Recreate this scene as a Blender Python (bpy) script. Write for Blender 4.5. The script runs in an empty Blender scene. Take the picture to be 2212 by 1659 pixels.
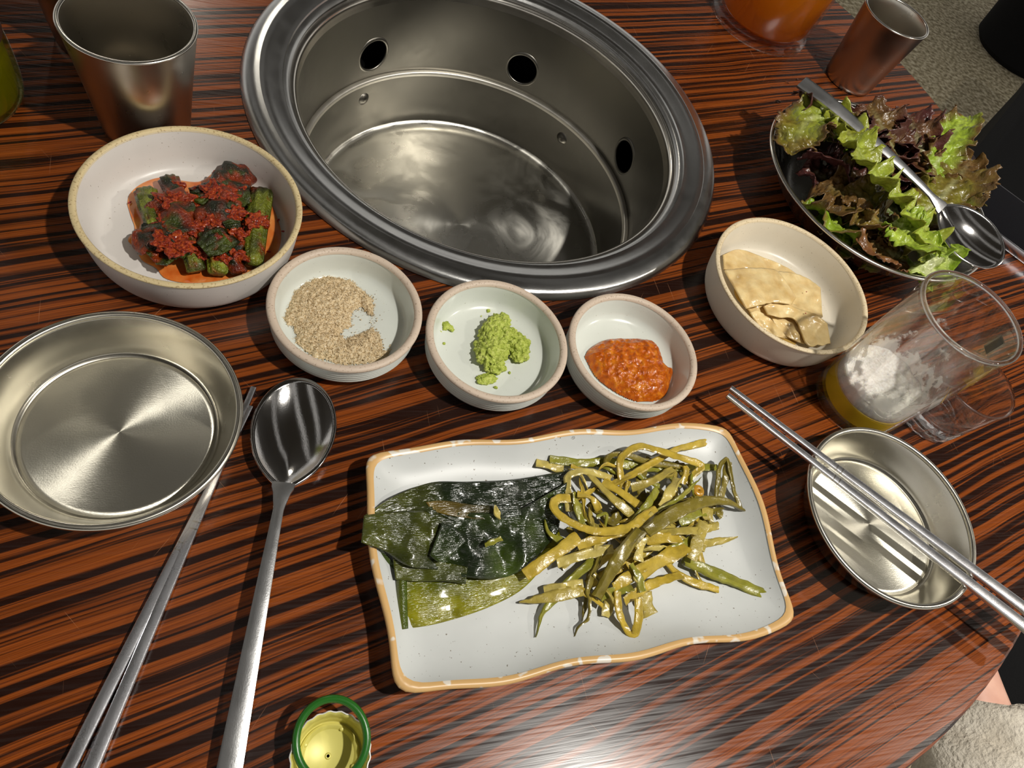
import bpy, bmesh, math, random
from mathutils import Vector, Matrix, noise

random.seed(7)
scene = bpy.context.scene
COL = scene.collection
PI = math.pi

# ---------------------------------------------------------------- camera
W, H, F, HC = 2212.0, 1659.0, 1560.0, 0.34
TH, PH = 0.6018170698329819, 2.070253771292913          # tilt from nadir / roll
N = Vector((math.sin(TH)*math.cos(PH), math.sin(TH)*math.sin(PH), math.cos(TH)))
E1 = Vector((0, 1, 0)).cross(N).normalized()
E2 = N.cross(E1)
cam_d = bpy.data.cameras.new('camera')
cam = bpy.data.objects.new('camera', cam_d)
COL.objects.link(cam)
cx = Vector((E1.x, -E2.x, -N.x)); cy = Vector((E1.y, -E2.y, -N.y)); cz = Vector((E1.z, -E2.z, -N.z))
M = Matrix(((cx.x, -cy.x, -cz.x, 0), (cx.y, -cy.y, -cz.y, 0), (cx.z, -cy.z, -cz.z, HC), (0, 0, 0, 1)))
cam.matrix_world = M
cam_d.sensor_width = 36.0
cam_d.lens = F / W * 36.0
cam_d.clip_start = 0.01
scene.camera = cam

# ---------------------------------------------------------------- world, lamps, exposure
world = bpy.data.worlds.new('world'); scene.world = world
world.use_nodes = True
world.node_tree.nodes['Background'].inputs[0].default_value = (1.0, 0.965, 0.91, 1)
world.node_tree.nodes['Background'].inputs[1].default_value = 0.60

def lamp(name, loc, watts, radius, col, target=(0.15, 0.25, 0.0), cone=100):
    d = bpy.data.lights.new(name, 'SPOT')
    d.energy = watts; d.shadow_soft_size = radius; d.color = col
    d.spot_size = math.radians(cone); d.spot_blend = 0.5
    o = bpy.data.objects.new(name, d); COL.objects.link(o)
    o.location = loc
    o.rotation_euler = (Vector(target) - Vector(loc)).to_track_quat('-Z', 'Y').to_euler()
    return o
lamp('pendant_spot', (0.50, -0.10, 1.00), 41, 0.018, (1.0, 0.955, 0.88), (0.2, 0.2, 0.0), 140)
lamp('pendant_spot', (1.60, -0.20, 1.10), 22, 0.022, (1.0, 0.93, 0.82), (0.2, 0.2, 0.0), 120)
lamp('pendant_spot', (-0.40, 3.00, 1.50), 13, 0.05, (1.0, 0.93, 0.80), (0.15, 0.25, 0.0), 100)

scene.view_settings.view_transform = 'Standard'
scene.view_settings.look = 'None'
scene.view_settings.gamma = 1.0
scene.view_settings.use_curve_mapping = False
scene.view_settings.exposure = 0.08

# ---------------------------------------------------------------- helpers
def at(px, py, z=0.0):
    """table point at height z seen at a pixel of the 2212x1659 frame"""
    d = Vector((px - W/2, py - H/2, F)); t = (HC - z) / d.dot(N); P = d * t
    return Vector((P.dot(E1), -P.dot(E2), z))

def lin(r, g, b):
    f = lambda c: (c/255/12.92) if c/255 <= 0.04045 else ((c/255+0.055)/1.055)**2.4
    return (f(r), f(g), f(b), 1.0)

def mesh(name, verts, faces, mat=None, parent=None, smooth=True, sharp=None, fixn=False, cols=None):
    me = bpy.data.meshes.new(name)
    me.from_pydata([tuple(v) for v in verts], [], faces)
    if fixn:
        bm = bmesh.new(); bm.from_mesh(me)
        bmesh.ops.recalc_face_normals(bm, faces=bm.faces); bm.to_mesh(me); bm.free()
    me.update()
    if smooth:
        me.shade_smooth()
        if sharp: me.set_sharp_from_angle(angle=math.radians(sharp))
    if cols:
        ca = me.color_attributes.new('Col', 'FLOAT_COLOR', 'POINT')
        for i, c in enumerate(cols): ca.data[i].color = c
    if mat: me.materials.append(mat)
    o = bpy.data.objects.new(name, me); COL.objects.link(o)
    if parent: o.parent = parent
    return o

def empty(name, loc=(0, 0, 0)):
    o = bpy.data.objects.new(name, None); COL.objects.link(o); o.location = loc
    o.empty_display_size = 0.02
    return o

def tag(o, label, cat, group=None, kind=None):
    o['label'] = label; o['category'] = cat
    if group: o['group'] = group
    if kind: o['kind'] = kind
    return o

def struct(o):
    o['kind'] = 'structure'; return o

def lathe(prof, n=96, closed=False, wob=None):
    """(r,z) profile revolved about z.  r==0 points become poles."""
    V, Fc, rows = [], [], []
    for (r, z) in prof:
        if r < 1e-6:
            rows.append([len(V)]); V.append((0, 0, z))
        else:
            row = []
            for i in range(n):
                a = 2*PI*i/n
                rr, zz = (r, z) if wob is None else wob(r, z, a)
                row.append(len(V)); V.append((rr*math.cos(a), rr*math.sin(a), zz))
            rows.append(row)
    pairs = list(zip(rows[:-1], rows[1:]))
    if closed: pairs.append((rows[-1], rows[0]))
    for A, B in pairs:
        if len(A) == 1 and len(B) == 1: continue
        for i in range(n):
            j = (i+1) % n
            if len(A) == 1: Fc.append((A[0], B[j], B[i]))
            elif len(B) == 1: Fc.append((A[i], A[j], B[0]))
            else: Fc.append((A[i], A[j], B[j], B[i]))
    return V, Fc

def catmull(pts, n):
    pts = [Vector(p) for p in pts]
    if len(pts) == 2:
        return [pts[0].lerp(pts[1], i/(n-1)) for i in range(n)]
    P = [pts[0]*2 - pts[1]] + pts + [pts[-1]*2 - pts[-2]]
    L = [0]
    for a, b in zip(pts[:-1], pts[1:]): L.append(L[-1] + max((b-a).length, 1e-9))
    out = []
    for k in range(n):
        s = L[-1]*k/(n-1); i = 0
        while i < len(pts)-2 and s > L[i+1]: i += 1
        t = (s - L[i])/(L[i+1]-L[i])
        a, b, c, d = P[i], P[i+1], P[i+2], P[i+3]
        out.append(0.5*((2*b) + (c-a)*t + (2*a-5*b+4*c-d)*t*t + (-a+3*b-3*c+d)*t**3))
    return out

def smooth_profile(pts, n):
    return [(p.x, p.y) for p in catmull([(a, b, 0) for a, b in pts], n)]

def sweep(path, section, scale=None, up=Vector((0, 0, 1)), cap=True, twist=None):
    """closed 2-D section swept along a path; scale(t)->(sx,sy)"""
    n = len(path); m = len(section); V, Fc = [], []
    for i, p in enumerate(path):
        t = (path[min(i+1, n-1)] - path[max(i-1, 0)]).normalized()
        s = t.cross(up)
        if s.length < 1e-5: s = t.cross(Vector((1, 0, 0)))
        s.normalize(); u = s.cross(t).normalized()
        f = i/(n-1)
        if twist:
            a = twist(f); s, u = s*math.cos(a)+u*math.sin(a), u*math.cos(a)-s*math.sin(a)
        sx, sy = scale(f) if scale else (1, 1)
        for (a, b) in section: V.append(p + s*a*sx + u*b*sy)
    for i in range(n-1):
        for k in range(m):
            k2 = (k+1) % m
            Fc.append((i*m+k, i*m+k2, (i+1)*m+k2, (i+1)*m+k))
    if cap:
        Fc.append(tuple(reversed(range(m)))); Fc.append(tuple((n-1)*m+k for k in range(m)))
    return V, Fc

def circ_sec(r, n=12, fy=1.0):
    return [(r*math.cos(2*PI*i/n), r*fy*math.sin(2*PI*i/n)) for i in range(n)]

def solid(o, th, off=-1.0):
    m = o.modifiers.new('thickness', 'SOLIDIFY'); m.thickness = th; m.offset = off
    return o

def nz(v, s=1.0, seed=0.0):
    return noise.noise(Vector((v[0]*s+seed*3.1, v[1]*s-seed*1.7, v[2]*s+seed)))

# ---------------------------------------------------------------- materials
def newmat(name):
    m = bpy.data.materials.new(name); m.use_nodes = True
    nt = m.node_tree; b = nt.nodes['Principled BSDF']
    return m, nt, b

def node(nt, typ, **kw):
    n = nt.nodes.new(typ)
    for k, v in kw.items():
        if k.startswith('i_'):
            key = k[2:]; key = int(key) if key.isdigit() else key
            n.inputs[key].default_value = v
        else: setattr(n, k, v)
    return n

def ramp(nt, stops, interp='LINEAR'):
    r = nt.nodes.new('ShaderNodeValToRGB'); cr = r.color_ramp; cr.interpolation = interp
    while len(cr.elements) < len(stops): cr.elements.new(0.5)
    for e, (p, c) in zip(cr.elements, stops): e.position = p; e.color = c
    return r

def objco(nt, scale=(1, 1, 1), rot=(0, 0, 0), kind='Object'):
    tc = node(nt, 'ShaderNodeTexCoord'); mp = node(nt, 'ShaderNodeMapping')
    mp.inputs['Scale'].default_value = scale; mp.inputs['Rotation'].default_value = rot
    nt.links.new(tc.outputs[kind], mp.inputs['Vector'])
    return mp.outputs['Vector']

def bump(nt, b, height, strength=0.3, dist=0.001, chain=None):
    bp = node(nt, 'ShaderNodeBump'); bp.inputs['Strength'].default_value = strength
    bp.inputs['Distance'].default_value = dist
    nt.links.new(height, bp.inputs['Height'])
    if chain: nt.links.new(chain, bp.inputs['Normal'])
    nt.links.new(bp.outputs['Normal'], b.inputs['Normal'])
    return bp.outputs['Normal']

def wood_mat():
    m, nt, b = newmat('zebrano_veneer')
    L = nt.links.new
    rot = (0, 0, -math.radians(16.5))
    def stripes(sx, sy, detail, w, off):
        co = objco(nt, (1, 1, 1), rot)
        mp2 = node(nt, 'ShaderNodeMapping'); mp2.inputs['Scale'].default_value = (sx, sy, 1)
        mp2.inputs['Location'].default_value = (off, off*1.3, off)
        # gentle waviness of the grain
        nw = node(nt, 'ShaderNodeTexNoise', i_Scale=9.0, i_Detail=2.0)
        L(co, nw.inputs['Vector'])
        sc = node(nt, 'ShaderNodeVectorMath', operation='SCALE'); sc.inputs['Scale'].default_value = w
        sub = node(nt, 'ShaderNodeVectorMath', operation='SUBTRACT'); sub.inputs[1].default_value = (0.5, 0.5, 0.5)
        L(nw.outputs['Color'], sub.inputs[0]); L(sub.outputs[0], sc.inputs[0])
        ad = node(nt, 'ShaderNodeVectorMath', operation='ADD')
        L(co, ad.inputs[0]); L(sc.outputs[0], ad.inputs[1])
        L(ad.outputs[0], mp2.inputs['Vector'])
        t = node(nt, 'ShaderNodeTexNoise', i_Scale=1.0, i_Detail=detail, i_Roughness=0.55)
        L(mp2.outputs[0], t.inputs['Vector'])
        return t.outputs['Fac']
    a = stripes(1.8, 215, 2.0, 0.007, 0.0)
    c = stripes(3.0, 420, 2.0, 0.004, 5.0)
    g = stripes(14, 1500, 2.0, 0.002, 9.0)
    ra = ramp(nt, [(0.455, (0, 0, 0, 1)), (0.525, (1, 1, 1, 1))]); L(a, ra.inputs[0])
    rc = ramp(nt, [(0.36, (0.05, 0.05, 0.05, 1)), (0.45, (1, 1, 1, 1))]); L(c, rc.inputs[0])
    mul = node(nt, 'ShaderNodeMath', operation='MULTIPLY'); L(ra.outputs[0], mul.inputs[0]); L(rc.outputs[0], mul.inputs[1])
    base = ramp(nt, [(0.30, lin(98, 44, 15)), (0.70, lin(146, 74, 26))]); L(g, base.inputs[0])
    mx = node(nt, 'ShaderNodeMix', data_type='RGBA')
    mx.inputs['A'].default_value = lin(34, 16, 10)
    L(mul.outputs[0], mx.inputs['Factor']); L(base.outputs[0], mx.inputs['B'])
    prev = mx.outputs['Result']
    for ang, off in ((0.9, 3.0), (2.2, 8.0), (1.5, 14.0)):
        ns = node(nt, 'ShaderNodeTexNoise', i_Scale=1.0, i_Detail=1.0)
        mp = node(nt, 'ShaderNodeMapping'); mp.inputs['Scale'].default_value = (22, 1300, 1); mp.inputs['Location'].default_value = (off, off, off)
        L(objco(nt, (1, 1, 1), (0, 0, ang)), mp.inputs['Vector']); L(mp.outputs[0], ns.inputs['Vector'])
        rs_ = ramp(nt, [(0.77, (0, 0, 0, 1)), (0.82, (0.5, 0.5, 0.5, 1))]); L(ns.outputs['Fac'], rs_.inputs[0])
        m2 = node(nt, 'ShaderNodeMix', data_type='RGBA'); m2.inputs['B'].default_value = lin(196, 140, 104)
        L(rs_.outputs[0], m2.inputs['Factor']); L(prev, m2.inputs['A']); prev = m2.outputs['Result']
    L(prev, b.inputs['Base Color'])
    # wear: fine scratches break up the varnish
    sc1 = node(nt, 'ShaderNodeTexNoise', i_Scale=1.0, i_Detail=3.0)
    L(objco(nt, (30, 900, 1), (0, 0, 1.1)), sc1.inputs['Vector'])
    rr = ramp(nt, [(0.35, (0.17, 0.17, 0.17, 1)), (0.75, (0.36, 0.36, 0.36, 1))]); L(sc1.outputs['Fac'], rr.inputs[0])
    L(rr.outputs[0], b.inputs['Roughness'])
    b.inputs['Specular IOR Level'].default_value = 0.45
    bump(nt, b, sc1.outputs['Fac'], 0.06, 0.0004)
    return m

def steel_mat(name, rough=0.25, aniso=0.0, col=(0.60, 0.585, 0.55), scratch=0.0, rot=0.0, vary=0.0):
    m, nt, b = newmat(name); L = nt.links.new
    b.inputs['Base Color'].default_value = (*col, 1); b.inputs['Metallic'].default_value = 1.0
    b.inputs['Roughness'].default_value = rough
    if aniso:
        b.inputs['Anisotropic'].default_value = aniso
        b.inputs['Anisotropic Rotation'].default_value = rot
        tg = node(nt, 'ShaderNodeTangent', direction_type='RADIAL', axis='Z')
        L(tg.outputs[0], b.inputs['Tangent'])
    n1 = node(nt, 'ShaderNodeTexNoise', i_Scale=70.0, i_Detail=5.0, i_Roughness=0.65)
    L(objco(nt), n1.inputs['Vector'])
    r1 = ramp(nt, [(0.3, (rough*0.88,)*3+(1,)), (0.75, (min(1, rough*1.15),)*3+(1,))]); L(n1.outputs['Fac'], r1.inputs[0])
    L(r1.outputs[0], b.inputs['Roughness'])
    if vary:                                           # wiped smears with a shape of their own
        n3 = node(nt, 'ShaderNodeTexNoise', i_Scale=16.0, i_Detail=5.0, i_Distortion=1.6); L(objco(nt), n3.inputs['Vector'])
        r3 = ramp(nt, [(0.38, (rough*(1-vary),)*3+(1,)), (0.62, (rough*(1+vary),)*3+(1,))]); L(n3.outputs['Fac'], r3.inputs[0])
        L(r3.outputs[0], b.inputs['Roughness'])
    if scratch:
        v = node(nt, 'ShaderNodeTexNoise', i_Scale=1.0, i_Detail=4.0, i_Roughness=0.7)
        L(objco(nt, (260, 2600, 260), (0, 0, 0.7)), v.inputs['Vector'])
        v2 = node(nt, 'ShaderNodeTexNoise', i_Scale=1400.0, i_Detail=2.0)
        L(objco(nt), v2.inputs['Vector'])
        ad = node(nt, 'ShaderNodeMath', operation='ADD'); L(v.outputs['Fac'], ad.inputs[0]); L(v2.outputs['Fac'], ad.inputs[1])
        bump(nt, b, ad.outputs[0], scratch, 0.0003)
    return m

def plain(name, col, rough=0.5, spec=0.5, metal=0.0, bumps=None, coat=0.0):
    m, nt, b = newmat(name)
    b.inputs['Base Color'].default_value = col; b.inputs['Roughness'].default_value = rough
    b.inputs['Specular IOR Level'].default_value = spec; b.inputs['Metallic'].default_value = metal
    b.inputs['Coat Weight'].default_value = coat
    if bumps:
        s, st, d = bumps
        t = node(nt, 'ShaderNodeTexNoise', i_Scale=s, i_Detail=4.0)
        nt.links.new(objco(nt), t.inputs['Vector']); bump(nt, b, t.outputs['Fac'], st, d)
    return m

def ceramic(name, col, speck, rough=0.32, dens=0.70, amount=1.0, scale=900.0):
    m, nt, b = newmat(name); L = nt.links.new
    t = node(nt, 'ShaderNodeTexNoise', i_Scale=scale, i_Detail=1.0); L(objco(nt), t.inputs['Vector'])
    r = ramp(nt, [(dens, col), (dens+0.05, speck)]); L(t.outputs['Fac'], r.inputs[0])
    t2 = node(nt, 'ShaderNodeTexNoise', i_Scale=40.0, i_Detail=3.0); L(objco(nt), t2.inputs['Vector'])
    r2 = ramp(nt, [(0.3, (0.93, 0.93, 0.93, 1)), (0.7, (1, 1, 1, 1))]); L(t2.outputs['Fac'], r2.inputs[0])
    mx = node(nt, 'ShaderNodeMix', data_type='RGBA', blend_type='MULTIPLY'); mx.inputs['Factor'].default_value = 1.0
    L(r.outputs[0], mx.inputs['A']); L(r2.outputs[0], mx.inputs['B']); L(mx.outputs['Result'], b.inputs['Base Color'])
    b.inputs['Roughness'].default_value = rough
    return m

def noisemix(name, stops, scale=200.0, rough=0.4, detail=4.0, bstr=0.4, bdist=0.001, bscale=None, spec=0.5, coat=0.0, sss=0.0, dist=0.0, stretch=(1, 1, 1), interp='LINEAR'):
    m, nt, b = newmat(name); L = nt.links.new
    t = node(nt, 'ShaderNodeTexNoise', i_Scale=scale, i_Detail=detail, i_Distortion=dist)
    L(objco(nt, stretch), t.inputs['Vector'])
    r = ramp(nt, stops, interp); L(t.outputs['Fac'], r.inputs[0]); L(r.outputs[0], b.inputs['Base Color'])
    b.inputs['Roughness'].default_value = rough; b.inputs['Specular IOR Level'].default_value = spec
    b.inputs['Coat Weight'].default_value = coat; b.inputs['Coat Roughness'].default_value = 0.1
    if sss:
        b.inputs['Subsurface Weight'].default_value = sss
        b.inputs['Subsurface Radius'].default_value = (0.004, 0.003, 0.0015)
        b.inputs['Subsurface Scale'].default_value = 1.0
    t2 = node(nt, 'ShaderNodeTexNoise', i_Scale=bscale or scale*2, i_Detail=4.0); L(objco(nt, stretch), t2.inputs['Vector'])
    if bstr: bump(nt, b, t2.outputs['Fac'], bstr, bdist)
    return m

def vcol(name, rough=0.4, bscale=500.0, bstr=0.3, bdist=0.0006, spec=0.5, mottle=0.35, mscale=250.0, coat=0.0, stretch=(1, 1, 1), trans=0.0):
    m, nt, b = newmat(name); L = nt.links.new
    a = node(nt, 'ShaderNodeVertexColor', layer_name='Col')
    t = node(nt, 'ShaderNodeTexNoise', i_Scale=mscale, i_Detail=5.0); L(objco(nt), t.inputs['Vector'])
    r = ramp(nt, [(0.3, (1-mottle,)*3+(1,)), (0.7, (1.0+mottle*0.3,)*3+(1,))]); L(t.outputs['Fac'], r.inputs[0])
    mx = node(nt, 'ShaderNodeMix', data_type='RGBA', blend_type='MULTIPLY'); mx.inputs['Factor'].default_value = 1.0
    L(a.outputs['Color'], mx.inputs['A']); L(r.outputs[0], mx.inputs['B']); L(mx.outputs['Result'], b.inputs['Base Color'])
    b.inputs['Roughness'].default_value = rough; b.inputs['Specular IOR Level'].default_value = spec
    b.inputs['Coat Weight'].default_value = coat; b.inputs['Coat Roughness'].default_value = 0.12
    t2 = node(nt, 'ShaderNodeTexNoise', i_Scale=bscale, i_Detail=3.0); L(objco(nt, stretch), t2.inputs['Vector'])
    bump(nt, b, t2.outputs['Fac'], bstr, bdist)
    if trans:
        out = nt.nodes['Material Output']
        tr = node(nt, 'ShaderNodeBsdfTranslucent'); L(mx.outputs['Result'], tr.inputs['Color'])
        ms = node(nt, 'ShaderNodeMixShader'); ms.inputs[0].default_value = trans
        L(b.outputs[0], ms.inputs[1]); L(tr.outputs[0], ms.inputs[2]); L(ms.outputs[0], out.inputs['Surface'])
    return m

def glass(name, col=(1, 1, 1, 1), rough=0.0, ior=1.45, bumps=None):
    m, nt, b = newmat(name)
    b.inputs['Base Color'].default_value = col; b.inputs['Roughness'].default_value = rough
    b.inputs['Transmission Weight'].default_value = 1.0; b.inputs['IOR'].default_value = ior
    if bumps:
        s, st, d = bumps
        t = node(nt, 'ShaderNodeTexNoise', i_Scale=s, i_Detail=2.0)
        nt.links.new(objco(nt), t.inputs['Vector']); bump(nt, b, t.outputs['Fac'], st, d)
    return m

MAT = {}
MAT['wood'] = wood_mat()
MAT['edge'] = plain('table_edge_band', lin(60, 26, 14), 0.35)
MAT['black_metal'] = plain('black_painted_metal', (0.004, 0.004, 0.004, 1), 0.9, 0.1)
MAT['steel_rim'] = steel_mat('brushed_rim_steel', 0.24, 0.6, (0.50, 0.50, 0.49), 0.10)
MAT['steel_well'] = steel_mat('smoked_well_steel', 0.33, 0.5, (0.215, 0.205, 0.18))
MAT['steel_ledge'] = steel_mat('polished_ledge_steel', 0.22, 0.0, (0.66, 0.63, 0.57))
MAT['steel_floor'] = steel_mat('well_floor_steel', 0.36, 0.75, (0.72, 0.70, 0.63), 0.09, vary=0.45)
MAT['steel_pan'] = steel_mat('spun_pan_steel', 0.40, 0.88, (0.80, 0.77, 0.66), 0.16)
MAT['steel_pan_wall'] = steel_mat('pan_wall_steel', 0.25, 0.7, (0.60, 0.57, 0.49))
MAT['steel_cup'] = steel_mat('tumbler_steel', 0.30, 0.8, (0.56, 0.53, 0.47))
MAT['steel_spoon'] = steel_mat('polished_spoon_steel', 0.10, 0.0, (0.62, 0.61, 0.60), 0.06)
MAT['steel_handle'] = steel_mat('worn_handle_steel', 0.30, 0.0, (0.58, 0.58, 0.58), 0.12)
MAT['steel_chop'] = steel_mat('chopstick_steel', 0.27, 0.0, (0.76, 0.76, 0.79), 0.10)
MAT['steel_dish'] = steel_mat('lettuce_dish_steel', 0.28, 0.4, (0.46, 0.45, 0.42))
MAT['glaze_big'] = ceramic('grey_white_glaze', lin(216, 211, 205), lin(150, 138, 122), 0.35, 0.735)
MAT['rim_big'] = ceramic('raw_tan_rim', lin(205, 186, 142), lin(170, 148, 105), 0.6, 0.60)
MAT['glaze_ivory'] = ceramic('ivory_glaze', lin(222, 214, 196), lin(165, 150, 125), 0.35, 0.735)
MAT['rim_ivory'] = ceramic('raw_ivory_rim', lin(218, 200, 166), lin(185, 165, 125), 0.6, 0.60)
MAT['glaze_small'] = ceramic('celadon_white_glaze', lin(214, 218, 210), lin(160, 160, 145), 0.2, 0.75)
MAT['rim_small'] = ceramic('raw_beige_rim', lin(200, 182, 163), lin(165, 145, 125), 0.55, 0.64)
MAT['plate'] = ceramic('plate_glaze', lin(203, 206, 204), lin(120, 112, 100), 0.40, 0.725, 1.0, 700.0)
MAT['plate_rim'] = ceramic('plate_raw_rim', lin(208, 168, 110), lin(222, 214, 200), 0.35, 0.60, 1.0, 150.0)
MAT['glass'] = glass('clear_glass')
def clear_wall(name, col=(1, 1, 1, 1), refr=0.35):
    m, nt, b = newmat(name); L = nt.links.new; out = nt.nodes['Material Output']
    b.inputs['Transmission Weight'].default_value = 1.0; b.inputs['Roughness'].default_value = 0.0; b.inputs['Base Color'].default_value = col
    tr = node(nt, 'ShaderNodeBsdfTransparent'); tr.inputs['Color'].default_value = (0.97*col[0], 0.97*col[1], 0.96*col[2], 1)
    gl = node(nt, 'ShaderNodeBsdfGlossy'); gl.inputs['Roughness'].default_value = 0.02
    fr = node(nt, 'ShaderNodeFresnel', i_IOR=1.45)
    ge = node(nt, 'ShaderNodeNewGeometry'); iv = node(nt, 'ShaderNodeMath', operation='SUBTRACT'); iv.inputs[0].default_value = 1.0; L(ge.outputs['Backfacing'], iv.inputs[1])
    mf = node(nt, 'ShaderNodeMath', operation='MULTIPLY'); L(fr.outputs[0], mf.inputs[0]); L(iv.outputs[0], mf.inputs[1])
    m1 = node(nt, 'ShaderNodeMixShader'); L(mf.outputs[0], m1.inputs[0]); L(tr.outputs[0], m1.inputs[1]); L(gl.outputs[0], m1.inputs[2])
    m2 = node(nt, 'ShaderNodeMixShader'); m2.inputs[0].default_value = refr
    L(m1.outputs[0], m2.inputs[1]); L(b.outputs[0], m2.inputs[2]); L(m2.outputs[0], out.inputs['Surface'])
    return m
def lit_liquid(name, col, trans=0.5, ior=1.34):
    m, nt, b = newmat(name); L = nt.links.new; out = nt.nodes['Material Output']
    b.inputs['Base Color'].default_value = col; b.inputs['Transmission Weight'].default_value = 1.0; b.inputs['Roughness'].default_value = 0.02; b.inputs['IOR'].default_value = ior
    tl = node(nt, 'ShaderNodeBsdfTranslucent'); tl.inputs['Color'].default_value = col
    df = node(nt, 'ShaderNodeBsdfDiffuse'); df.inputs['Color'].default_value = col
    m0 = node(nt, 'ShaderNodeMixShader'); m0.inputs[0].default_value = 0.5; L(tl.outputs[0], m0.inputs[1]); L(df.outputs[0], m0.inputs[2])
    m1 = node(nt, 'ShaderNodeMixShader'); m1.inputs[0].default_value = trans; L(m0.outputs[0], m1.inputs[1]); L(b.outputs[0], m1.inputs[2])
    L(m1.outputs[0], out.inputs['Surface'])
    return m
MAT['wall_thick'] = clear_wall('thick_shot_glass', (1, 1, 1, 1), 0.75)
MAT['wall'] = clear_wall('clear_tumbler_glass', (1, 1, 1, 1), 0.24)
MAT['beer'] = lit_liquid('lager_beer', lin(255, 226, 70), 0.10)

# ================================================================= SETTING
def carpet_mat():
    m, nt, b = newmat('speckled_carpet'); L = nt.links.new
    t = node(nt, 'ShaderNodeTexNoise', i_Scale=75.0, i_Detail=3.0); L(objco(nt), t.inputs['Vector'])
    r = ramp(nt, [(0.35, lin(150, 136, 106)), (0.5, lin(200, 186, 152)), (0.66, lin(238, 228, 200))]); L(t.outputs['Fac'], r.inputs[0])
    L(r.outputs[0], b.inputs['Base Color']); b.inputs['Roughness'].default_value = 0.95
    bump(nt, b, t.outputs['Fac'], 0.6, 0.004)
    return m
fl = mesh('floor', [(-4, -4, -0.72), (5, -4, -0.72), (5, 5, -0.72), (-4, 5, -0.72)], [(0, 1, 2, 3)], carpet_mat(), smooth=False)
struct(fl)

# dark slats added overhead, out of view, to shape reflections in the steel
V, Fc = [], []
for k in range(-5, 7):
    x0 = 0.1 + k*0.78 + 0.16*math.sin(k*2.7); x1 = 0.1 + (k+1)*0.78 + 0.16*math.sin((k+1)*2.7) - (0.05, 0.20, 0.11)[k % 3]; b = len(V)
    V += [(x, y, z) for z in (1.75, 1.87) for (x, y) in ((x0, -4), (x1, -4), (x1, 5), (x0, 5))]
    Fc += [(b, b+1, b+2, b+3), (b+4, b+7, b+6, b+5), (b, b+4, b+5, b+1), (b+1, b+5, b+6, b+2), (b+2, b+6, b+7, b+3), (b+3, b+7, b+4, b)]
R_ = Matrix.Rotation(math.radians(28), 3, 'Z')
ce = mesh('reflection_slats', [R_ @ Vector(v) for v in V], Fc, plain('reflection_slats_dark', (0.05, 0.045, 0.04, 1), 0.8), smooth=False)
struct(ce)

# ---- round table, the roaster sits in its centre hole
GC = Vector((0.1551, 0.4306, 0.0))
TR = 0.481
tb = empty('round_table', (GC.x, GC.y, -0.72))
tag(tb, 'round restaurant table with dark striped zebra-wood veneer top', 'table')
V, Fc = lathe([(0.1660, 0.0), (TR-0.002, 0.0), (TR-0.0003, -0.0012), (TR-0.0003, -0.002), (0.1660, -0.002)], 160, closed=True)
V = [(v[0]+GC.x, v[1]+GC.y, v[2]) for v in V]
top = mesh('tabletop', V, Fc, MAT['wood'], sharp=30); top.parent = tb; top.matrix_parent_inverse = Matrix.Translation((-GC.x, -GC.y, 0.72))
V, Fc = lathe([(0.1660, -0.002), (TR-0.0005, -0.002), (TR-0.0005, -0.026), (TR-0.003, -0.028), (0.1660, -0.028)], 160, closed=True)
eb = mesh('edge_band', [(v[0], v[1], v[2]+0.72) for v in V], Fc, MAT['edge'], tb, sharp=30)
V, Fc = lathe([(0, 0.0), (0.24, 0.0), (0.24, 0.015), (0.06, 0.03), (0.045, 0.05), (0.045, 0.53), (0.0, 0.53)], 48)
mesh('pedestal', V, Fc, MAT['black_metal'], tb, sharp=30)

# ---- roaster
gr = empty('grill_roaster', (GC.x, GC.y, 0.0))
tag(gr, 'round stainless steel barbecue roaster well sunk in the table', 'grill')
prof = smooth_profile([(0.1655, 0.0002), (0.1757, 0.0003), (0.1758, 0.0022), (0.1735, 0.0048), (0.1690, 0.0064), (0.1645, 0.0070)], 24)
prof += smooth_profile([(0.1643, 0.0064), (0.1610, 0.0060), (0.1570, 0.0044), (0.1530, 0.0030), (0.1500, 0.0026)], 14)
prof += smooth_profile([(0.1494, 0.0016), (0.1470, 0.0004), (0.1452, -0.0014)], 8)
prof += [(0.1448, -0.0030)]
V, Fc = lathe(prof, 160)
mesh('rim', V, Fc, MAT['steel_rim'], gr, sharp=28)
V, Fc = lathe(smooth_profile([(0.1452, -0.0030), (0.1430, -0.0034), (0.1412, -0.0052), (0.1404, -0.0090), (0.1398, -0.0120)], 14), 160)
mesh('inner_lip', V, Fc, MAT['steel_ledge'], gr)

def cut_wall(prof, cutters, name, mat):
    V, Fc = lathe(prof, 160, closed=True)
    w = mesh(name, V, Fc, None, None, fixn=True)
    tmp = []
    for (ang, z, r) in cutters:
        Vc, Fcc = lathe([(0, -0.03), (r, -0.03), (r, 0.03), (0, 0.03)], 40)
        R = Matrix.Rotation(ang, 3, 'Z') @ Matrix.Rotation(PI/2, 3, 'Y')
        c0 = Vector((0.14*math.cos(ang), 0.14*math.sin(ang), z))
        Vc = [R @ Vector(v) + c0 for v in Vc]
        c = mesh('cut', Vc, Fcc, None, None, smooth=False, fixn=True); tmp.append(c)
        b = w.modifiers.new('b', 'BOOLEAN'); b.object = c; b.operation = 'DIFFERENCE'; b.solver = 'EXACT'
    bpy.context.view_layer.update()
    dg = bpy.context.evaluated_depsgraph_get()
    me = bpy.data.meshes.new_from_object(w.evaluated_get(dg))
    w.modifiers.clear(); old = w.data; w.data = me; bpy.data.meshes.remove(old)
    for c in tmp:
        d = c.data; bpy.data.objects.remove(c); bpy.data.meshes.remove(d)
    w.data.materials.clear(); w.data.materials.append(mat)
    w.data.shade_smooth(); w.data.set_sharp_from_angle(angle=math.radians(35))
    return w
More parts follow.
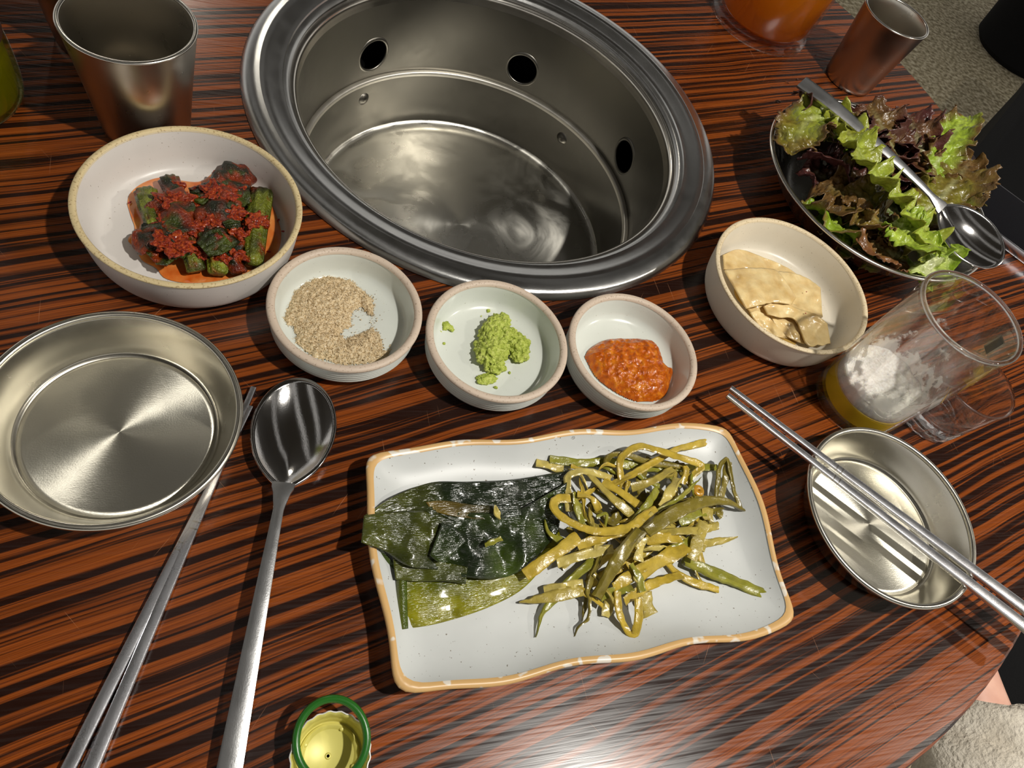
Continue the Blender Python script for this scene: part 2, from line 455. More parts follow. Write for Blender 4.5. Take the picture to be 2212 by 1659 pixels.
vents = [(math.radians(a), -0.0565, 0.0137) for a in (11.0, 65.0, 123.0, 180.0, 238.0, 304.0)]
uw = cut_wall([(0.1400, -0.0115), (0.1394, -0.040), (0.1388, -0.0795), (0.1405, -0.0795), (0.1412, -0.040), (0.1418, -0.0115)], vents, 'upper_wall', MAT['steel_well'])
uw.parent = gr
coll = None
for (a, z, r) in vents:
    Vc, Fcc = lathe([(r-0.0004, 0.0018), (r-0.0002, -0.0006), (r+0.0012, -0.0010), (r+0.0026, -0.0002), (r+0.0032, 0.0006), (r+0.0026, 0.0014)], 40, closed=True)
    if coll is None:
        coll = mesh('vent_collar', Vc, Fcc, MAT['steel_well'], uw)
        c = coll
    else:
        c = coll.copy(); COL.objects.link(c); c.parent = uw
    c.rotation_euler = (Matrix.Rotation(a, 3, 'Z') @ Matrix.Rotation(PI/2, 3, 'Y')).to_euler()
    c.location = (0.1391*math.cos(a), 0.1391*math.sin(a), z)
V, Fc = lathe(smooth_profile([(0.1394, -0.0785), (0.1384, -0.0778), (0.1368, -0.0776), (0.1352, -0.0780), (0.1345, -0.0792), (0.1344, -0.0815)], 14), 160)
mesh('ledge_ring', V, Fc, steel_mat('worn_ledge_steel', 0.45, 0, (0.78, 0.75, 0.68)), gr)
V, Fc = lathe(smooth_profile([(0.1345, -0.0805), (0.1337, -0.095), (0.1325, -0.110), (0.1312, -0.122), (0.1295, -0.1275)], 24), 160)
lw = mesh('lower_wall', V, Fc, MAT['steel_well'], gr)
V, Fc = lathe(smooth_profile([(0.1297, -0.1270), (0.1280, -0.1292), (0.1240, -0.1300), (0.1150, -0.1288), (0.09, -0.1284), (0.05, -0.1283)], 26)+[(0.0, -0.1283)], 160)
mesh('floor_plate', V, Fc, MAT['steel_floor'], gr, fixn=False)
for a in (127.1, 39.8, 215, 305):
    a = math.radians(a)
    Vc, Fcc = lathe([(0, 0.0030), (0.0022, 0.0026), (0.0040, 0.0014), (0.0056, 0.0003), (0.0062, -0.0006)], 24)
    d = mesh('dimple', Vc, Fcc, MAT['steel_well'], lw)
    d.rotation_euler = (Matrix.Rotation(a, 3, 'Z') @ Matrix.Rotation(-PI/2, 3, 'Y')).to_euler()
    d.location = (0.1338*math.cos(a), 0.1338*math.sin(a), -0.0945)
V, Fc = lathe([(0.1455, -0.004), (0.1645, -0.004), (0.1645, -0.150), (0.0, -0.150)], 64)
mesh('outer_housing', V, Fc, MAT['black_metal'], gr, sharp=30)

# ================================================================= CERAMIC BOWLS
def big_bowl(loc, label, glaze, rimm):
    o = empty('side_dish_bowl', (loc[0], loc[1], 0))
    tag(o, label, 'bowl')
    out = smooth_profile([(0.0400, 0.0004), (0.0450, 0.0006), (0.0490, 0.0022), (0.0520, 0.0060), (0.0536, 0.0120), (0.0550, 0.0210), (0.0560, 0.0278)], 22)
    V, Fc = lathe([(0, 0.0012), (0.038, 0.0012), (0.0395, 0.0004)] + out, 128)
    inn = smooth_profile([(0.0530, 0.0283), (0.0520, 0.0230), (0.0508, 0.0160), (0.0492, 0.0098), (0.0466, 0.0062), (0.0425, 0.0050), (0.030, 0.0047)], 24)
    V2, F2 = lathe(inn + [(0.0, 0.0046)], 128)
    k = len(V)
    body = mesh('body', V + V2, Fc + [tuple(i+k for i in f) for f in F2], glaze, o, fixn=False)
    rp = smooth_profile([(0.0558, 0.0272), (0.05635, 0.0280), (0.0562, 0.0289), (0.0548, 0.0293), (0.0536, 0.0290), (0.0528, 0.0278)], 12)
    V, Fc = lathe(rp, 128)
    mesh('rim_band', V, Fc, rimm, o)
    return o
BK = (-0.0417, 0.2888); BP = (0.3272, 0.2563)
big_bowl(BK, 'large grey-white stoneware bowl of red kimchi left of the grill', MAT['glaze_big'], MAT['rim_big'])
big_bowl(BP, 'large ivory stoneware bowl of pale radish slices beside the beer glass', MAT['glaze_ivory'], MAT['rim_ivory'])

def small_bowl(loc, label):
    o = empty('sauce_bowl', (loc[0], loc[1], 0))
    tag(o, label, 'bowl', 'small sauce bowls in a row before the grill')
    def grooved(r, z, a): return (r, z)
    out = [(0, 0.0010), (0.029, 0.0010), (0.030, 0.0002), (0.0335, 0.0003)]
    out += smooth_profile([(0.0350, 0.0016), (0.0372, 0.0040), (0.0388, 0.0070)], 6)
    n = 26
    for i in range(n):
        f = i/(n-1); out.append((0.0388 + 0.0012*f + 0.00022*math.sin(f*5*2*PI), 0.0072 + 0.0112*f))
    V, Fc = lathe(out, 112)
    inn = smooth_profile([(0.0366, 0.0203), (0.0360, 0.0170), (0.0352, 0.0120), (0.0338, 0.0075), (0.0310, 0.0052), (0.0270, 0.0044), (0.018, 0.0042)], 22)
    V2, F2 = lathe(inn + [(0.0, 0.0042)], 112); k = len(V)
    mesh('body', V + V2, Fc + [tuple(i+k for i in f) for f in F2], MAT['glaze_small'], o)
    rp = smooth_profile([(0.0398, 0.0180), (0.04065, 0.0192), (0.0403, 0.0206), (0.0390, 0.0212), (0.0376, 0.0211), (0.0366, 0.0203), (0.0362, 0.0192)], 16)
    V, Fc = lathe(rp, 112)
    mesh('rim_band', V, Fc, MAT['rim_small'], o)
    return o
SA = (0.0364, 0.2306); SB = (0.1181, 0.2124); SC = (0.2006, 0.2066)
small_bowl(SA, 'small celadon sauce bowl holding tan bean powder')
small_bowl(SB, 'small celadon sauce bowl holding green wasabi, middle of the three')
small_bowl(SC, 'small celadon sauce bowl holding orange-red chili paste')

# ================================================================= STEEL PANS
def steel_pan(loc, label):
    o = empty('steel_dish', (loc[0], loc[1], 0)); tag(o, label, 'dish', 'small round steel dishes')
    V, Fc = lathe([(0, 0.0020)] + smooth_profile([(0.012, 0.0020), (0.030, 0.0020), (0.0390, 0.0021), (0.0400, 0.0024), (0.0404, 0.0018), (0.0415, 0.0012)], 20), 128)
    mesh('base', V, Fc, MAT['steel_pan'], o)
    inn = smooth_profile([(0.0415, 0.0012), (0.0430, 0.0022), (0.0442, 0.0048), (0.0468, 0.0100), (0.0500, 0.0170), (0.0520, 0.0212)], 18)
    out = smooth_profile([(0.0526, 0.0206), (0.0508, 0.0170), (0.0476, 0.0098), (0.0450, 0.0044), (0.0432, 0.0012), (0.041, 0.0003)], 18) + [(0.030, 0.0003), (0, 0.0003)]
    V, Fc = lathe(inn + out, 128)
    mesh('wall', V, Fc, MAT['steel_pan_wall'], o)
    t = [(0.0530 + 0.0017*math.cos(a*2*PI/14), 0.0213 + 0.0014*math.sin(a*2*PI/14)) for a in range(14)]
    V, Fc = lathe(t, 128, closed=True)
    mesh('rolled_rim', V, Fc, MAT['steel_pan_wall'], o)
    return o
steel_pan((-0.0685, 0.1679), 'empty shallow steel dish at the left edge beside the spoon')
steel_pan((0.3361, 0.0976), 'empty shallow steel dish with chopsticks laid across it')

# ================================================================= CUPS
def tumbler(loc, label, mat, rt=0.0335, rb=0.0240, h=0.070):
    o = empty('steel_tumbler', (loc[0], loc[1], 0)); tag(o, label, 'cup', 'steel water tumblers')
    out = [(0, 0.001), (rb-0.003, 0.001), (rb-0.0015, 0.0)] + smooth_profile([(rb, 0.0012), (rb+(rt-rb)*0.45, h*0.5), (rt-0.0008, h-0.004), (rt-0.0002, h-0.0010)], 20)
    V, Fc = lathe(out, 96)
    inn = smooth_profile([(rt-0.0022, h-0.0012), (rt-0.0032, h-0.006), (rb+(rt-rb)*0.42-0.002, h*0.5), (rb-0.001, 0.009), (rb-0.004, 0.0062)], 20) + [(0, 0.006)]
    V2, F2 = lathe(inn, 96); k = len(V)
    mesh('body', V + V2, Fc + [tuple(i+k for i in f) for f in F2], mat, o, sharp=50)
    t = [(rt-0.0012 + 0.0013*math.cos(a*2*PI/12), h-0.0008 + 0.0009*math.sin(a*2*PI/12)) for a in range(12)]
    V, Fc = lathe(t, 96, closed=True)
    mesh('lip', V, Fc, MAT['steel_ledge'], o)
    return o
tumbler((-0.0726, 0.3730), 'steel tumbler with water drops inside, behind the kimchi bowl', MAT['steel_cup'], 0.0338)
tumbler((0.5240, 0.5320), 'steel tumbler near the far table edge behind the lettuce', MAT['steel_cup'], 0.0318, 0.0238, 0.068)
tumbler((-0.1060, 0.4470), 'shadowed steel tumbler cut off by the top left edge', MAT['steel_cup'], 0.0338)

# ================================================================= BEER GLASS
def beer_glass(loc):
    o = empty('beer_glass', (loc[0], loc[1], 0)); tag(o, 'tall clear beer glass with a little golden beer and foam', 'glass')
    h = 0.100; rb = 0.0282; rt = 0.0316
    rr = lambda z: rb + (rt-rb)*z/h
    out = [(0, 0.0010), (rb-0.004, 0.0010), (rb-0.0016, 0.0), (rb-0.0003, 0.0010)] + [(rr(z), z) for z in (0.003, 0.02, 0.04, 0.06, 0.08, 0.096)]
    lip = [(rt+0.0001, 0.0985), (rt-0.0004, 0.0998), (rt-0.0014, 0.1001), (rt-0.0023, 0.0995)]
    inn = [(rr(z)-0.0024, z) for z in (0.096, 0.08, 0.06, 0.04, 0.02, 0.0085)] + [(rb-0.0045, 0.0062), (rb-0.010, 0.0058), (0, 0.0058)]
    V, Fc = lathe(out + lip + inn, 96)
    gw = mesh('glass_wall', V, Fc, MAT['wall'], o, sharp=60, fixn=True)
    V, Fc = lathe([(rt-0.0011+0.0015*math.cos(a*2*PI/12), 0.0993+0.0013*math.sin(a*2*PI/12)) for a in range(12)], 96, closed=True)
    mesh('lip', V, Fc, MAT['wall_thick'], o, fixn=True)
    e = 0.0024 - 0.00015
    zl = 0.0205
    liq = [(0, 0.0057), (rb-0.010, 0.0057), (rb-0.0044, 0.0061), (rr(0.0085)-e, 0.0085), (rr(zl)-e, zl), (0, zl)]
    V, Fc = lathe(liq, 96); mesh('beer', V, Fc, MAT['beer'], o, sharp=40, fixn=True)
    fm = noisemix('beer_foam', [(0.3, lin(205, 198, 188)), (0.7, lin(244, 242, 238))], 600, 0.6, bstr=0.5, bdist=0.0008, sss=0.3)
    def wob(r, z, a):
        if z > zl+0.002: z += 0.0030*nz((r*math.cos(a), r*math.sin(a), 0), 110, 3)
        return (r, z)
    re = rr(0.03)-0.0026
    fo = [(0, zl+0.0002), (rr(zl)-0.0026, zl+0.0002)] + [(rr(zl+k)-0.0026, zl+k) for k in (0.003, 0.006, 0.010)] + [(re-0.001, zl+0.0095), (re-0.004, zl+0.007), (re*0.6, zl+0.006), (re*0.3, zl+0.006), (0, zl+0.006)]
    V, Fc = lathe(fo, 96, wob=wob); mesh('foam', V, Fc, fm, o, fixn=True)
    # foam film clinging to the inside of the wall
    m, nt, b = newmat('foam_film'); L = nt.links.new
    t = node(nt, 'ShaderNodeTexNoise', i_Scale=95.0, i_Detail=6.0, i_Roughness=0.62); L(objco(nt), t.inputs['Vector'])
    sp = node(nt, 'ShaderNodeSeparateXYZ'); L(objco(nt), sp.inputs[0])
    mr = node(nt, 'ShaderNodeMapRange'); mr.inputs['From Min'].default_value = 0.024; mr.inputs['From Max'].default_value = 0.075
    mr.inputs['To Min'].default_value = 0.16; mr.inputs['To Max'].default_value = -0.20; L(sp.outputs['Z'], mr.inputs['Value'])
    ad = node(nt, 'ShaderNodeMath', operation='ADD'); L(t.outputs['Fac'], ad.inputs[0]); L(mr.outputs[0], ad.inputs[1])
    rp = ramp(nt, [(0.49, (0, 0, 0, 1)), (0.54, (0.25, 0.25, 0.25, 1)), (0.58, (0.80, 0.80, 0.80, 1))]); L(ad.outputs[0], rp.inputs[0])
    L(rp.outputs[0], b.inputs['Alpha']); b.inputs['Base Color'].default_value = lin(240, 238, 234); b.inputs['Roughness'].default_value = 0.5
    fz = [(rr(z)-0.00255, z) for z in (0.024, 0.035, 0.045, 0.055, 0.065, 0.078)]
    V, Fc = lathe(fz, 96); mesh('foam_film', V, Fc, m, o)
    # printed marks wrapped on the outside
    def patch(name, poly, a0, z0, mat, lift):
        pts = []
        for (u, v) in poly:
            z = z0+v; r = rr(z)+lift; a = a0+u/r; pts.append((r*math.cos(a), r*math.sin(a), z))
        return mesh(name, pts, [tuple(range(len(pts)))], mat, gw, smooth=False)
    blk = plain('print_black', lin(22, 30, 26), 0.4); yel = plain('print_yellow', lin(240, 190, 30), 0.4); gry = plain('print_silver', lin(176, 178, 172), 0.45)
    wht = plain('print_white', lin(225, 225, 220), 0.4)
    A = math.radians(-50)
    star = [(0.0105*(1 if i % 2 == 0 else 0.48)*math.sin(i*PI/5), 0.0105*(1 if i % 2 == 0 else 0.48)*math.cos(i*PI/5)) for i in range(10)]
    def fan(name, poly, a0, z0, mat, lift):
        pts = [(rr(z0)+lift)*0+0 for _ in ()]
        P = [(0, 0)] + poly; out = []
        for (u, v) in P:
            z = z0+v; r = rr(z)+lift; a = a0+u/r; out.append((r*math.cos(a), r*math.sin(a), z))
        n = len(poly)
        return mesh(name, out, [(0, 1+i, 1+(i+1) % n) for i in range(n)], mat, gw, smooth=False)
    fan('printed_star_border', [(x*1.18, y*1.18) for x, y in star], A, 0.070, yel, 0.00012)
    fan('printed_star', star, A, 0.070, gry, 0.00022)
    rect = lambda w, hh: [(-w, -hh), (w, -hh), (w, hh), (-w, hh)]
    patch('printed_block', rect(0.0038, 0.0062), A+0.62, 0.083, blk, 0.00012)
    for v in (-0.0035, 0.0, 0.0035):
        patch('printed_letter', [(-0.0022, v-0.0006), (0.0022, v-0.0006), (0.0022, v+0.0006), (-0.0022, v+0.0006)], A+0.62, 0.083, wht, 0.00022)
    patch('printed_band', rect(0.0085, 0.0050), A-0.05, 0.044, wht, 0.00012)
    patch('printed_band_edge', rect(0.0085, 0.0009), A-0.05, 0.0505, yel, 0.00012)
    for u in (-0.006, -0.002, 0.002, 0.006):
        patch('printed_letter', [(u-0.0012, -0.0032), (u-0.0004, -0.0032), (u+0.0012, 0.0032), (u+0.0004, 0.0032)], A-0.05, 0.044, blk, 0.00022)
    return o
beer_glass((0.3648, 0.1808))

# ---- shot glass with a faceted base
def shot_glass(loc):
    o = empty('shot_glass', (loc[0], loc[1], 0)); tag(o, 'small clear shot glass with a faceted base behind the beer glass', 'glass')
    h = 0.046; rb = 0.0212; rt = 0.0264
    rr = lambda z: rb + (rt-rb)*z/h
    def wob(r, z, a):
        if 0.0005 < z < 0.016 and r > rb-0.001: r += 0.0007*abs(math.sin(a*8)) - 0.0004
        return (r, z)
    out = [(0, 0.0012), (rb-0.003, 0.0012), (rb-0.001, 0.0), (rb, 0.0012)] + [(rr(z), z) for z in (0.004, 0.008, 0.012, 0.015, 0.017, 0.03, 0.044)]
    lip = [(rt, 0.0455), (rt-0.0008, 0.0462), (rt-0.0016, 0.0456)]
    inn = [(rr(z)-0.0018, z) for z in (0.044, 0.03, 0.018)] + [(rb-0.003, 0.0135), (rb-0.008, 0.0120), (0, 0.0118)]
    V, Fc = lathe(out + lip + inn, 128, wob=wob)
    mesh('glass_body', V, Fc, MAT['wall_thick'], o, sharp=60, fixn=True)
    return o
shot_glass((0.4212, 0.1702))

# ---- pitcher of amber beer at the top edge
def pitcher(loc):
    o = empty('beer_pitcher', (loc[0], loc[1], 0)); tag(o, 'clear plastic pitcher of amber drink at the top edge', 'pitcher')
    h = 0.16; rb = 0.0500; rt = 0.060
    rr = lambda z: rb-0.0035 + (rt-rb)*z/h
    out = [(0, 0.002), (rb-0.005, 0.002), (rb-0.001, 0.0), (rb, 0.0015), (rb-0.0005, 0.004), (rb-0.0028, 0.006)] + [(rr(z), z) for z in (0.009, 0.05, 0.10, 0.158)]
    inn = [(rr(0.159)-0.0012, 0.160)] + [(rr(z)-0.0025, z) for z in (0.158, 0.10, 0.05, 0.012)] + [(rb-0.009, 0.0085), (0, 0.008)]
    V, Fc = lathe(out + inn, 96); mesh('plastic_wall', V, Fc, MAT['wall'], o, sharp=50, fixn=True)
    m = lit_liquid('amber_drink', lin(222, 136, 26), 0.12)
    q = 0.0026
    V, Fc = lathe([(0, 0.0082), (rb-0.0095, 0.0087)] + [(rr(z)-q, z) for z in (0.0125, 0.05, 0.10, 0.125)] + [(0, 0.125)], 96)
    mesh('amber_liquid', V, Fc, m, o, sharp=50, fixn=True)
    # handle
    path = catmull([(0.050, 0, 0.13), (0.075, 0, 0.135), (0.092, 0, 0.10), (0.085, 0, 0.05), (0.050, 0, 0.03)], 30)
    V, Fc = sweep(path, circ_sec(0.006, 12, 1.5)); hd = mesh('handle', V, Fc, MAT['wall'], o)
    hd.rotation_euler = (0, 0, math.radians(70))
    return o
pitcher((0.4480, 0.6000))

# ---- bottle at the left edge
def oil_bottle(loc):
    o = empty('glass_bottle', (loc[0], loc[1], 0)); tag(o, 'dark glass bottle with yellow-green liquid at the left edge', 'bottle')
    m = clear_wall('bottle_glass', lin(226, 228, 190), 0.3)
    prof = smooth_profile([(0.020, 0.0), (0.028, 0.001), (0.0325, 0.006), (0.0335, 0.018), (0.0320, 0.040), (0.0270, 0.065), (0.0190, 0.085), (0.0140, 0.105), (0.0130, 0.135)], 40)
    inn = [(max(r-0.0028, 0.004), max(z, 0.004)) for r, z in reversed(prof)]
    V, Fc = lathe([(0, 0.002)] + prof + [(0.0118, 0.1365)] + inn + [(0, 0.004)], 72)
    mesh('bottle_wall', V, Fc, m, o, fixn=True)
    ml = lit_liquid('green_oil', lin(206, 196, 40), 0.1)
    lq = [(max(r-0.0030, 0.003), max(z, 0.0042)) for r, z in prof if z < 0.034]
    V, Fc = lathe([(0, 0.0041)] + lq + [(0.029, 0.034), (0, 0.034)], 72); mesh('liquid', V, Fc, ml, o, fixn=True)
    lab = plain('bottle_label', lin(58, 30, 18), 0.5)
    V, Fc = lathe([(r+0.0004, z) for r, z in prof if 0.040 < z < 0.085], 72); mesh('paper_label', V, Fc, lab, o)
    return o
oil_bottle((-0.1685, 0.3800))

# ================================================================= CUTLERY
def spoon(label, loc, direction, pitch=0.0, total=0.207, roll=0.0):
    """head tip at local +x ; origin under the head centre"""
    o = empty('metal_spoon', loc); tag(o, label, 'spoon', 'long steel table spoons')
    a, bw, dep = 0.0300, 0.0194, 0.0075
    V, Fc = [], []
    nr, na = 12, 64
    def outline(t):
        c, s = math.cos(t), math.sin(t)
        x = a*c; w = bw*(1.0 + 0.10*c - 0.10*c*c)
        y = w*s
        if c < -0.55: y *= 1 - 0.25*((-c-0.55)/0.45)**2
        return x, y
    rows = []
    for k in range(nr+1):
        f = k/nr; row = []
        if k == 0: row = [len(V)]; V.append((0, 0, -dep))
        else:
            for i in range(na):
                x, y = outline(2*PI*i/na); row.append(len(V)); V.append((x*f, y*f, -dep*(1-f**2.2)))
        rows.append(row)
    for A, B in zip(rows[:-1], rows[1:]):
        for i in range(na):
            j = (i+1) % na
            if len(A) == 1: Fc.append((A[0], B[i], B[j]))
            else: Fc.append((A[i], B[i], B[j], A[j]))
    hd = mesh('spoon_bowl', V, Fc, MAT['steel_spoon'], o); solid(hd, 0.0012, -1)
    L = total-0.0575
    path = catmull([(-0.0275, 0, -0.0004), (-0.036, 0, 0.0012), (-0.055, 0, 0.0028), (-0.09, 0, 0.0032), (-0.14, 0, 0.001), (-0.0275-L, 0, -0.0035)], 48)
    sec = [(-0.5, -0.5), (0.5, -0.5), (0.5, 0.30), (0.36, 0.5), (-0.36, 0.5), (-0.5, 0.30)]
    def sc(f):
        w = 0.0105 if f < 0.02 else 0.0046 + 0.0066*max(0, (f-0.10))/0.9 if f > 0.10 else 0.0105 - (0.0105-0.0046)*((f-0.02)/0.08)**0.6
        return (w, 0.0018 + 0.0008*f)
    V, Fc = sweep(path, sec, sc); mesh('handle', V, Fc, MAT['steel_handle'], o, sharp=35)
    d = Vector(direction); d.z = 0
    o.rotation_euler = (Matrix.Rotation(math.atan2(d.y, d.x), 3, 'Z') @ Matrix.Rotation(-pitch, 3, 'Y') @ Matrix.Rotation(roll, 3, 'X')).to_euler()
    return o
t0 = at(648, 816, 0.008); t1 = at(619, 1058, 0.008)
mid = (t0+t1)/2
spoon('long steel spoon lying on the table beside the left steel dish', (mid.x, mid.y, 0.0089), t0 - at(487, 1655, 0.006), math.radians(0.8))
t0 = at(2163, 568, 0.044); t1 = at(1752, 186, 0.060)
dv = (t0-t1); dl = dv.normalized()
c0 = t0 - dl*0.030
spoon('steel serving spoon laid over the lettuce leaves', (c0.x, c0.y, c0.z), dv, math.asin(dl.z), 0.200, math.radians(24))

def chopstick(name, tip, butt, wtip, wbutt, label, group, flat=0.75):
    tip, butt = Vector(tip), Vector(butt)
    path = [tip.lerp(butt, i/30) for i in range(31)]
    sec = []
    for (sx, sy) in ((1, 1), (-1, 1), (-1, -1), (1, -1)):
        for k in range(3):
            a = {(1, 1): 0, (-1, 1): 90, (-1, -1): 180, (1, -1): 270}[(sx, sy)] + k*45
            sec.append((sx*0.30 + 0.20*math.cos(math.radians(a)), sy*0.30 + 0.20*math.sin(math.radians(a))))
    def sc(f):
        w = wtip + (wbutt-wtip)*min(1, f*1.15)
        return (w, w*flat if f > 0.3 else w*(flat + (0.9-flat)*(1-f/0.3)))
    V, Fc = sweep(path, sec, sc)
    o = mesh(name, V, Fc, MAT['steel_chop'], sharp=35)
    tag(o, label, 'chopstick', group)
    # grip rings engraved round the shaft
    u = (butt-tip).normalized()
    for f in (0.33, 0.345):
        p = tip.lerp(butt, f); w = (wtip + (wbutt-wtip)*f*1.15)*1.03
        V, Fc = sweep([p, p+u*0.0006], sec, lambda f_: (w, w*flat)); r = mesh('grip_ring', V, Fc, MAT['steel_ledge'], o, sharp=35)
    return o
a0 = at(548, 838, 0.0022); b0 = at(184, 1690, 0.003); d0 = (b0-a0).normalized()
chopstick('chopstick', a0, a0+d0*0.222, 0.0029, 0.0056, 'flat steel chopstick passing under the left dish rim, right one of the pair', 'chopstick pair beside the spoon', 0.5)
a1 = at(534, 893, 0.0022); b1 = at(133, 1690, 0.003); d1 = (b1-a1).normalized()
a1 = a1 - d1*0.004
chopstick('chopstick', a1, a1+d1*0.222, 0.0029, 0.0056, 'flat steel chopstick passing under the left dish rim, left one of the pair', 'chopstick pair beside the spoon', 0.5)
zc = 0.0253
c1 = at(1577, 838, zc); e1 = at(2212, 1314, zc); dd = (e1-c1).normalized()
chopstick('chopstick', c1, c1+dd*0.225, 0.0030, 0.0066, 'steel chopstick across the right dish, farther one of the pair', 'chopstick pair on the right dish', 0.62)
c2 = at(1571, 854, zc); e2 = at(2212, 1352, zc); dd = (e2-c2).normalized()
chopstick('chopstick', c2, c2+dd*0.225, 0.0030, 0.0066, 'steel chopstick across the right dish, nearer one of the pair', 'chopstick pair on the right dish', 0.62)

# ================================================================= RECTANGULAR PLATE
PLC = [Vector((0.0392, 0.1497)), Vector((0.2547, 0.1622)), Vector((0.2562, 0.0436)), Vector((0.0470, 0.0348))]
def plate_pt(u, v):
    """u,v in -1..1 across the plate (v=+1 far side)"""
    s = (u+1)/2; t = (v+1)/2
    far = PLC[0].lerp(PLC[1], s); near = PLC[3].lerp(PLC[2], s)
    return near.lerp(far, t)
def make_plate():
    o = empty('rectangular_plate', (0.15, 0.097, 0)); tag(o, 'white rectangular stoneware plate with wavy tan rim', 'plate')
    org = Vector((0.15, 0.097, 0))
    NA = 200
    def edge(i, inset=0.0):
        a = 2*PI*i/NA; c, s = math.cos(a), math.sin(a); p = max(4.0, 13.0 - 500*max(0, inset))
        r = (abs(c)**p + abs(s)**p)**(-1/p)
        u, v = c*r, s*r
        wav = 0.0013*math.sin(5.2*u*2+0.8)*abs(v)**6 + 0.0016*math.sin(4.6*v+1.0)*abs(u)**6
        k = max(0.0, 1-max(0, inset)/0.02)
        nrm = Vector((u**9, v**9)); nrm.normalize()
        q = plate_pt(u*(1-inset/0.107), v*(1-inset/0.058)) + nrm*wav*k
        zr = 0.0150 + 0.0011*math.sin(u*5.0+1.2) + 0.0010*math.sin(v*4.3+u)
        return q, zr
    cen = plate_pt(0, 0)
    def ring(inset, zf):
        out = []
        for i in range(NA):
            q, zr = edge(i, inset); out.append(Vector((q.x, q.y, zf(zr))) - org)
        return out
    def well(d): return lambda z: 0.0043 + (z-0.0046)*max(0.0, 1-d/0.022)**2.6
    top = [ring(0.0026, lambda z: z-0.0002)] + [ring(0.0026+d, well(d)) for d in (0.001, 0.0025, 0.0045, 0.007, 0.010, 0.014, 0.018, 0.022, 0.032, 0.042)]
    def build(rings, closefan=None):
        V, Fc = [], []
        for r in rings: V += r
        for k in range(len(rings)-1):
            for i in range(NA):
                j = (i+1) % NA; Fc.append((k*NA+i, k*NA+j, (k+1)*NA+j, (k+1)*NA+i))
        if closefan is not None:
            b = (len(rings)-1)*NA; cc = sum((Vector(v) for v in rings[-1]), Vector())/NA
            V.append(cc); Fc += [(b+i, b+(i+1) % NA, len(V)-1) for i in range(NA)]
        return V, Fc
    V, Fc = build(top, 1)
    mesh('plate_well', V, Fc, MAT['plate'], o)
    rim = [ring(0.0030, lambda z: z-0.0002), ring(0.0019, lambda z: z+0.0006), ring(0.0004, lambda z: z+0.0006), ring(-0.0003, lambda z: z-0.0003), ring(-0.0003, lambda z: z-0.0014)]
    V, Fc = build(rim); mesh('rim_band', V, Fc, MAT['plate_rim'], o)
    und = [ring(-0.0002, lambda z: z-0.0013), ring(0.0010, lambda z: z*0.8), ring(0.0050, lambda z: z*0.45), ring(0.0095, lambda z: z*0.16), ring(0.0120, lambda z: 0.0), ring(0.0160, lambda z: 0.0)]
    V, Fc = build(und, 1); mesh('underside', V, Fc, MAT['plate'], o)
make_plate()

# ---- sheets: lofted between two edges given as table points
def sheet(name, A, B, za, zb, mat, bow=0.0, rip=0.0, ripn=6, nu=48, nv=22, thick=0.0006, seed=0.0, colf=None, crumple=0.0, taper=None, jag=0.0, zfun=None):
    PA = catmull([at(x, y, 0.0) for x, y in A], nu); PB = catmull([at(x, y, 0.0) for x, y in B], nu)
    ZA = catmull([(0, 0, z) for z in za], nu) if len(za) > 1 else [Vector((0, 0, za[0]))]*nu
    ZB = catmull([(0, 0, z) for z in zb], nu) if len(zb) > 1 else [Vector((0, 0, zb[0]))]*nu
    V, Fc, Cc = [], [], []
    for i in range(nu):
        u = i/(nu-1)
        for j in range(nv):
            v = j/(nv-1)
            a = Vector((PA[i].x, PA[i].y, 0)); b = Vector((PB[i].x, PB[i].y, 0))
            vv = v
            if jag: vv = 0.5 + (v-0.5)*(1 + jag*noise.noise(Vector((u*14, seed, v*2))))
            k = HC
            p = a.lerp(b, vv)
            z = ZA[i].z*(1-v) + ZB[i].z*v + bow*math.sin(PI*v)
            z += rip*math.sin(v*ripn*2*PI + 1.5*math.sin(u*3+seed))
            z += crumple*noise.noise(Vector((p.x*70, p.y*70, seed))) + 0.5*crumple*noise.noise(Vector((p.x*170, p.y*170, seed+4)))
            if zfun: z = zfun(u, v, z)
            # keep the outline where it is seen from, at its real height
            p = Vector((p.x*(k-z)/k, p.y*(k-z)/k, z))
            V.append(p)
            if colf: Cc.append(colf(u, v, p))
    for i in range(nu-1):
        for j in range(nv-1):
            q = i*nv+j; Fc.append((q, q+nv, q+nv+1, q+1))
    o = mesh(name, V, Fc, mat, cols=Cc or None)
    solid(o, thick, 0.0)
    return o

def mixc(a, b, t):
    t = max(0, min(1, t)); return tuple(a[i]*(1-t)+b[i]*t for i in range(4))

# ---- marinated leek leaves on the plate
leek = vcol('marinated_leaf', 0.16, 650, 0.60, 0.0011, 0.55, 0.40, 140, 0.4, (0.35, 2.2, 1.0))
DG, MG, YG, OG, BR = lin(22, 34, 10), lin(62, 80, 10), lin(136, 132, 4), lin(88, 92, 18), lin(112, 92, 30)
LG = 'dark marinated leaves on the rectangular plate'
def leaf(label, A, B, za, zb, colf, **kw):
    o = sheet('marinated_leaf', A, B, za, zb, leek, colf=colf, **kw); tag(o, label, 'leaf', LG); return o
leaf('broad yellow-green marinated leaf at the bottom of the leaf stack',
     [(862, 1196), (940, 1185), (1040, 1180), (1120, 1160), (1200, 1110)],
     [(860, 1361), (950, 1346), (1060, 1310), (1140, 1262), (1212, 1170)], [0.0085, 0.009, 0.009], [0.0062, 0.006, 0.006],
     lambda u, v, p: mixc(MG, YG, v*1.7-0.35+0.3*nz(p, 90)), rip=0.00010, ripn=16, crumple=0.0008, seed=1)
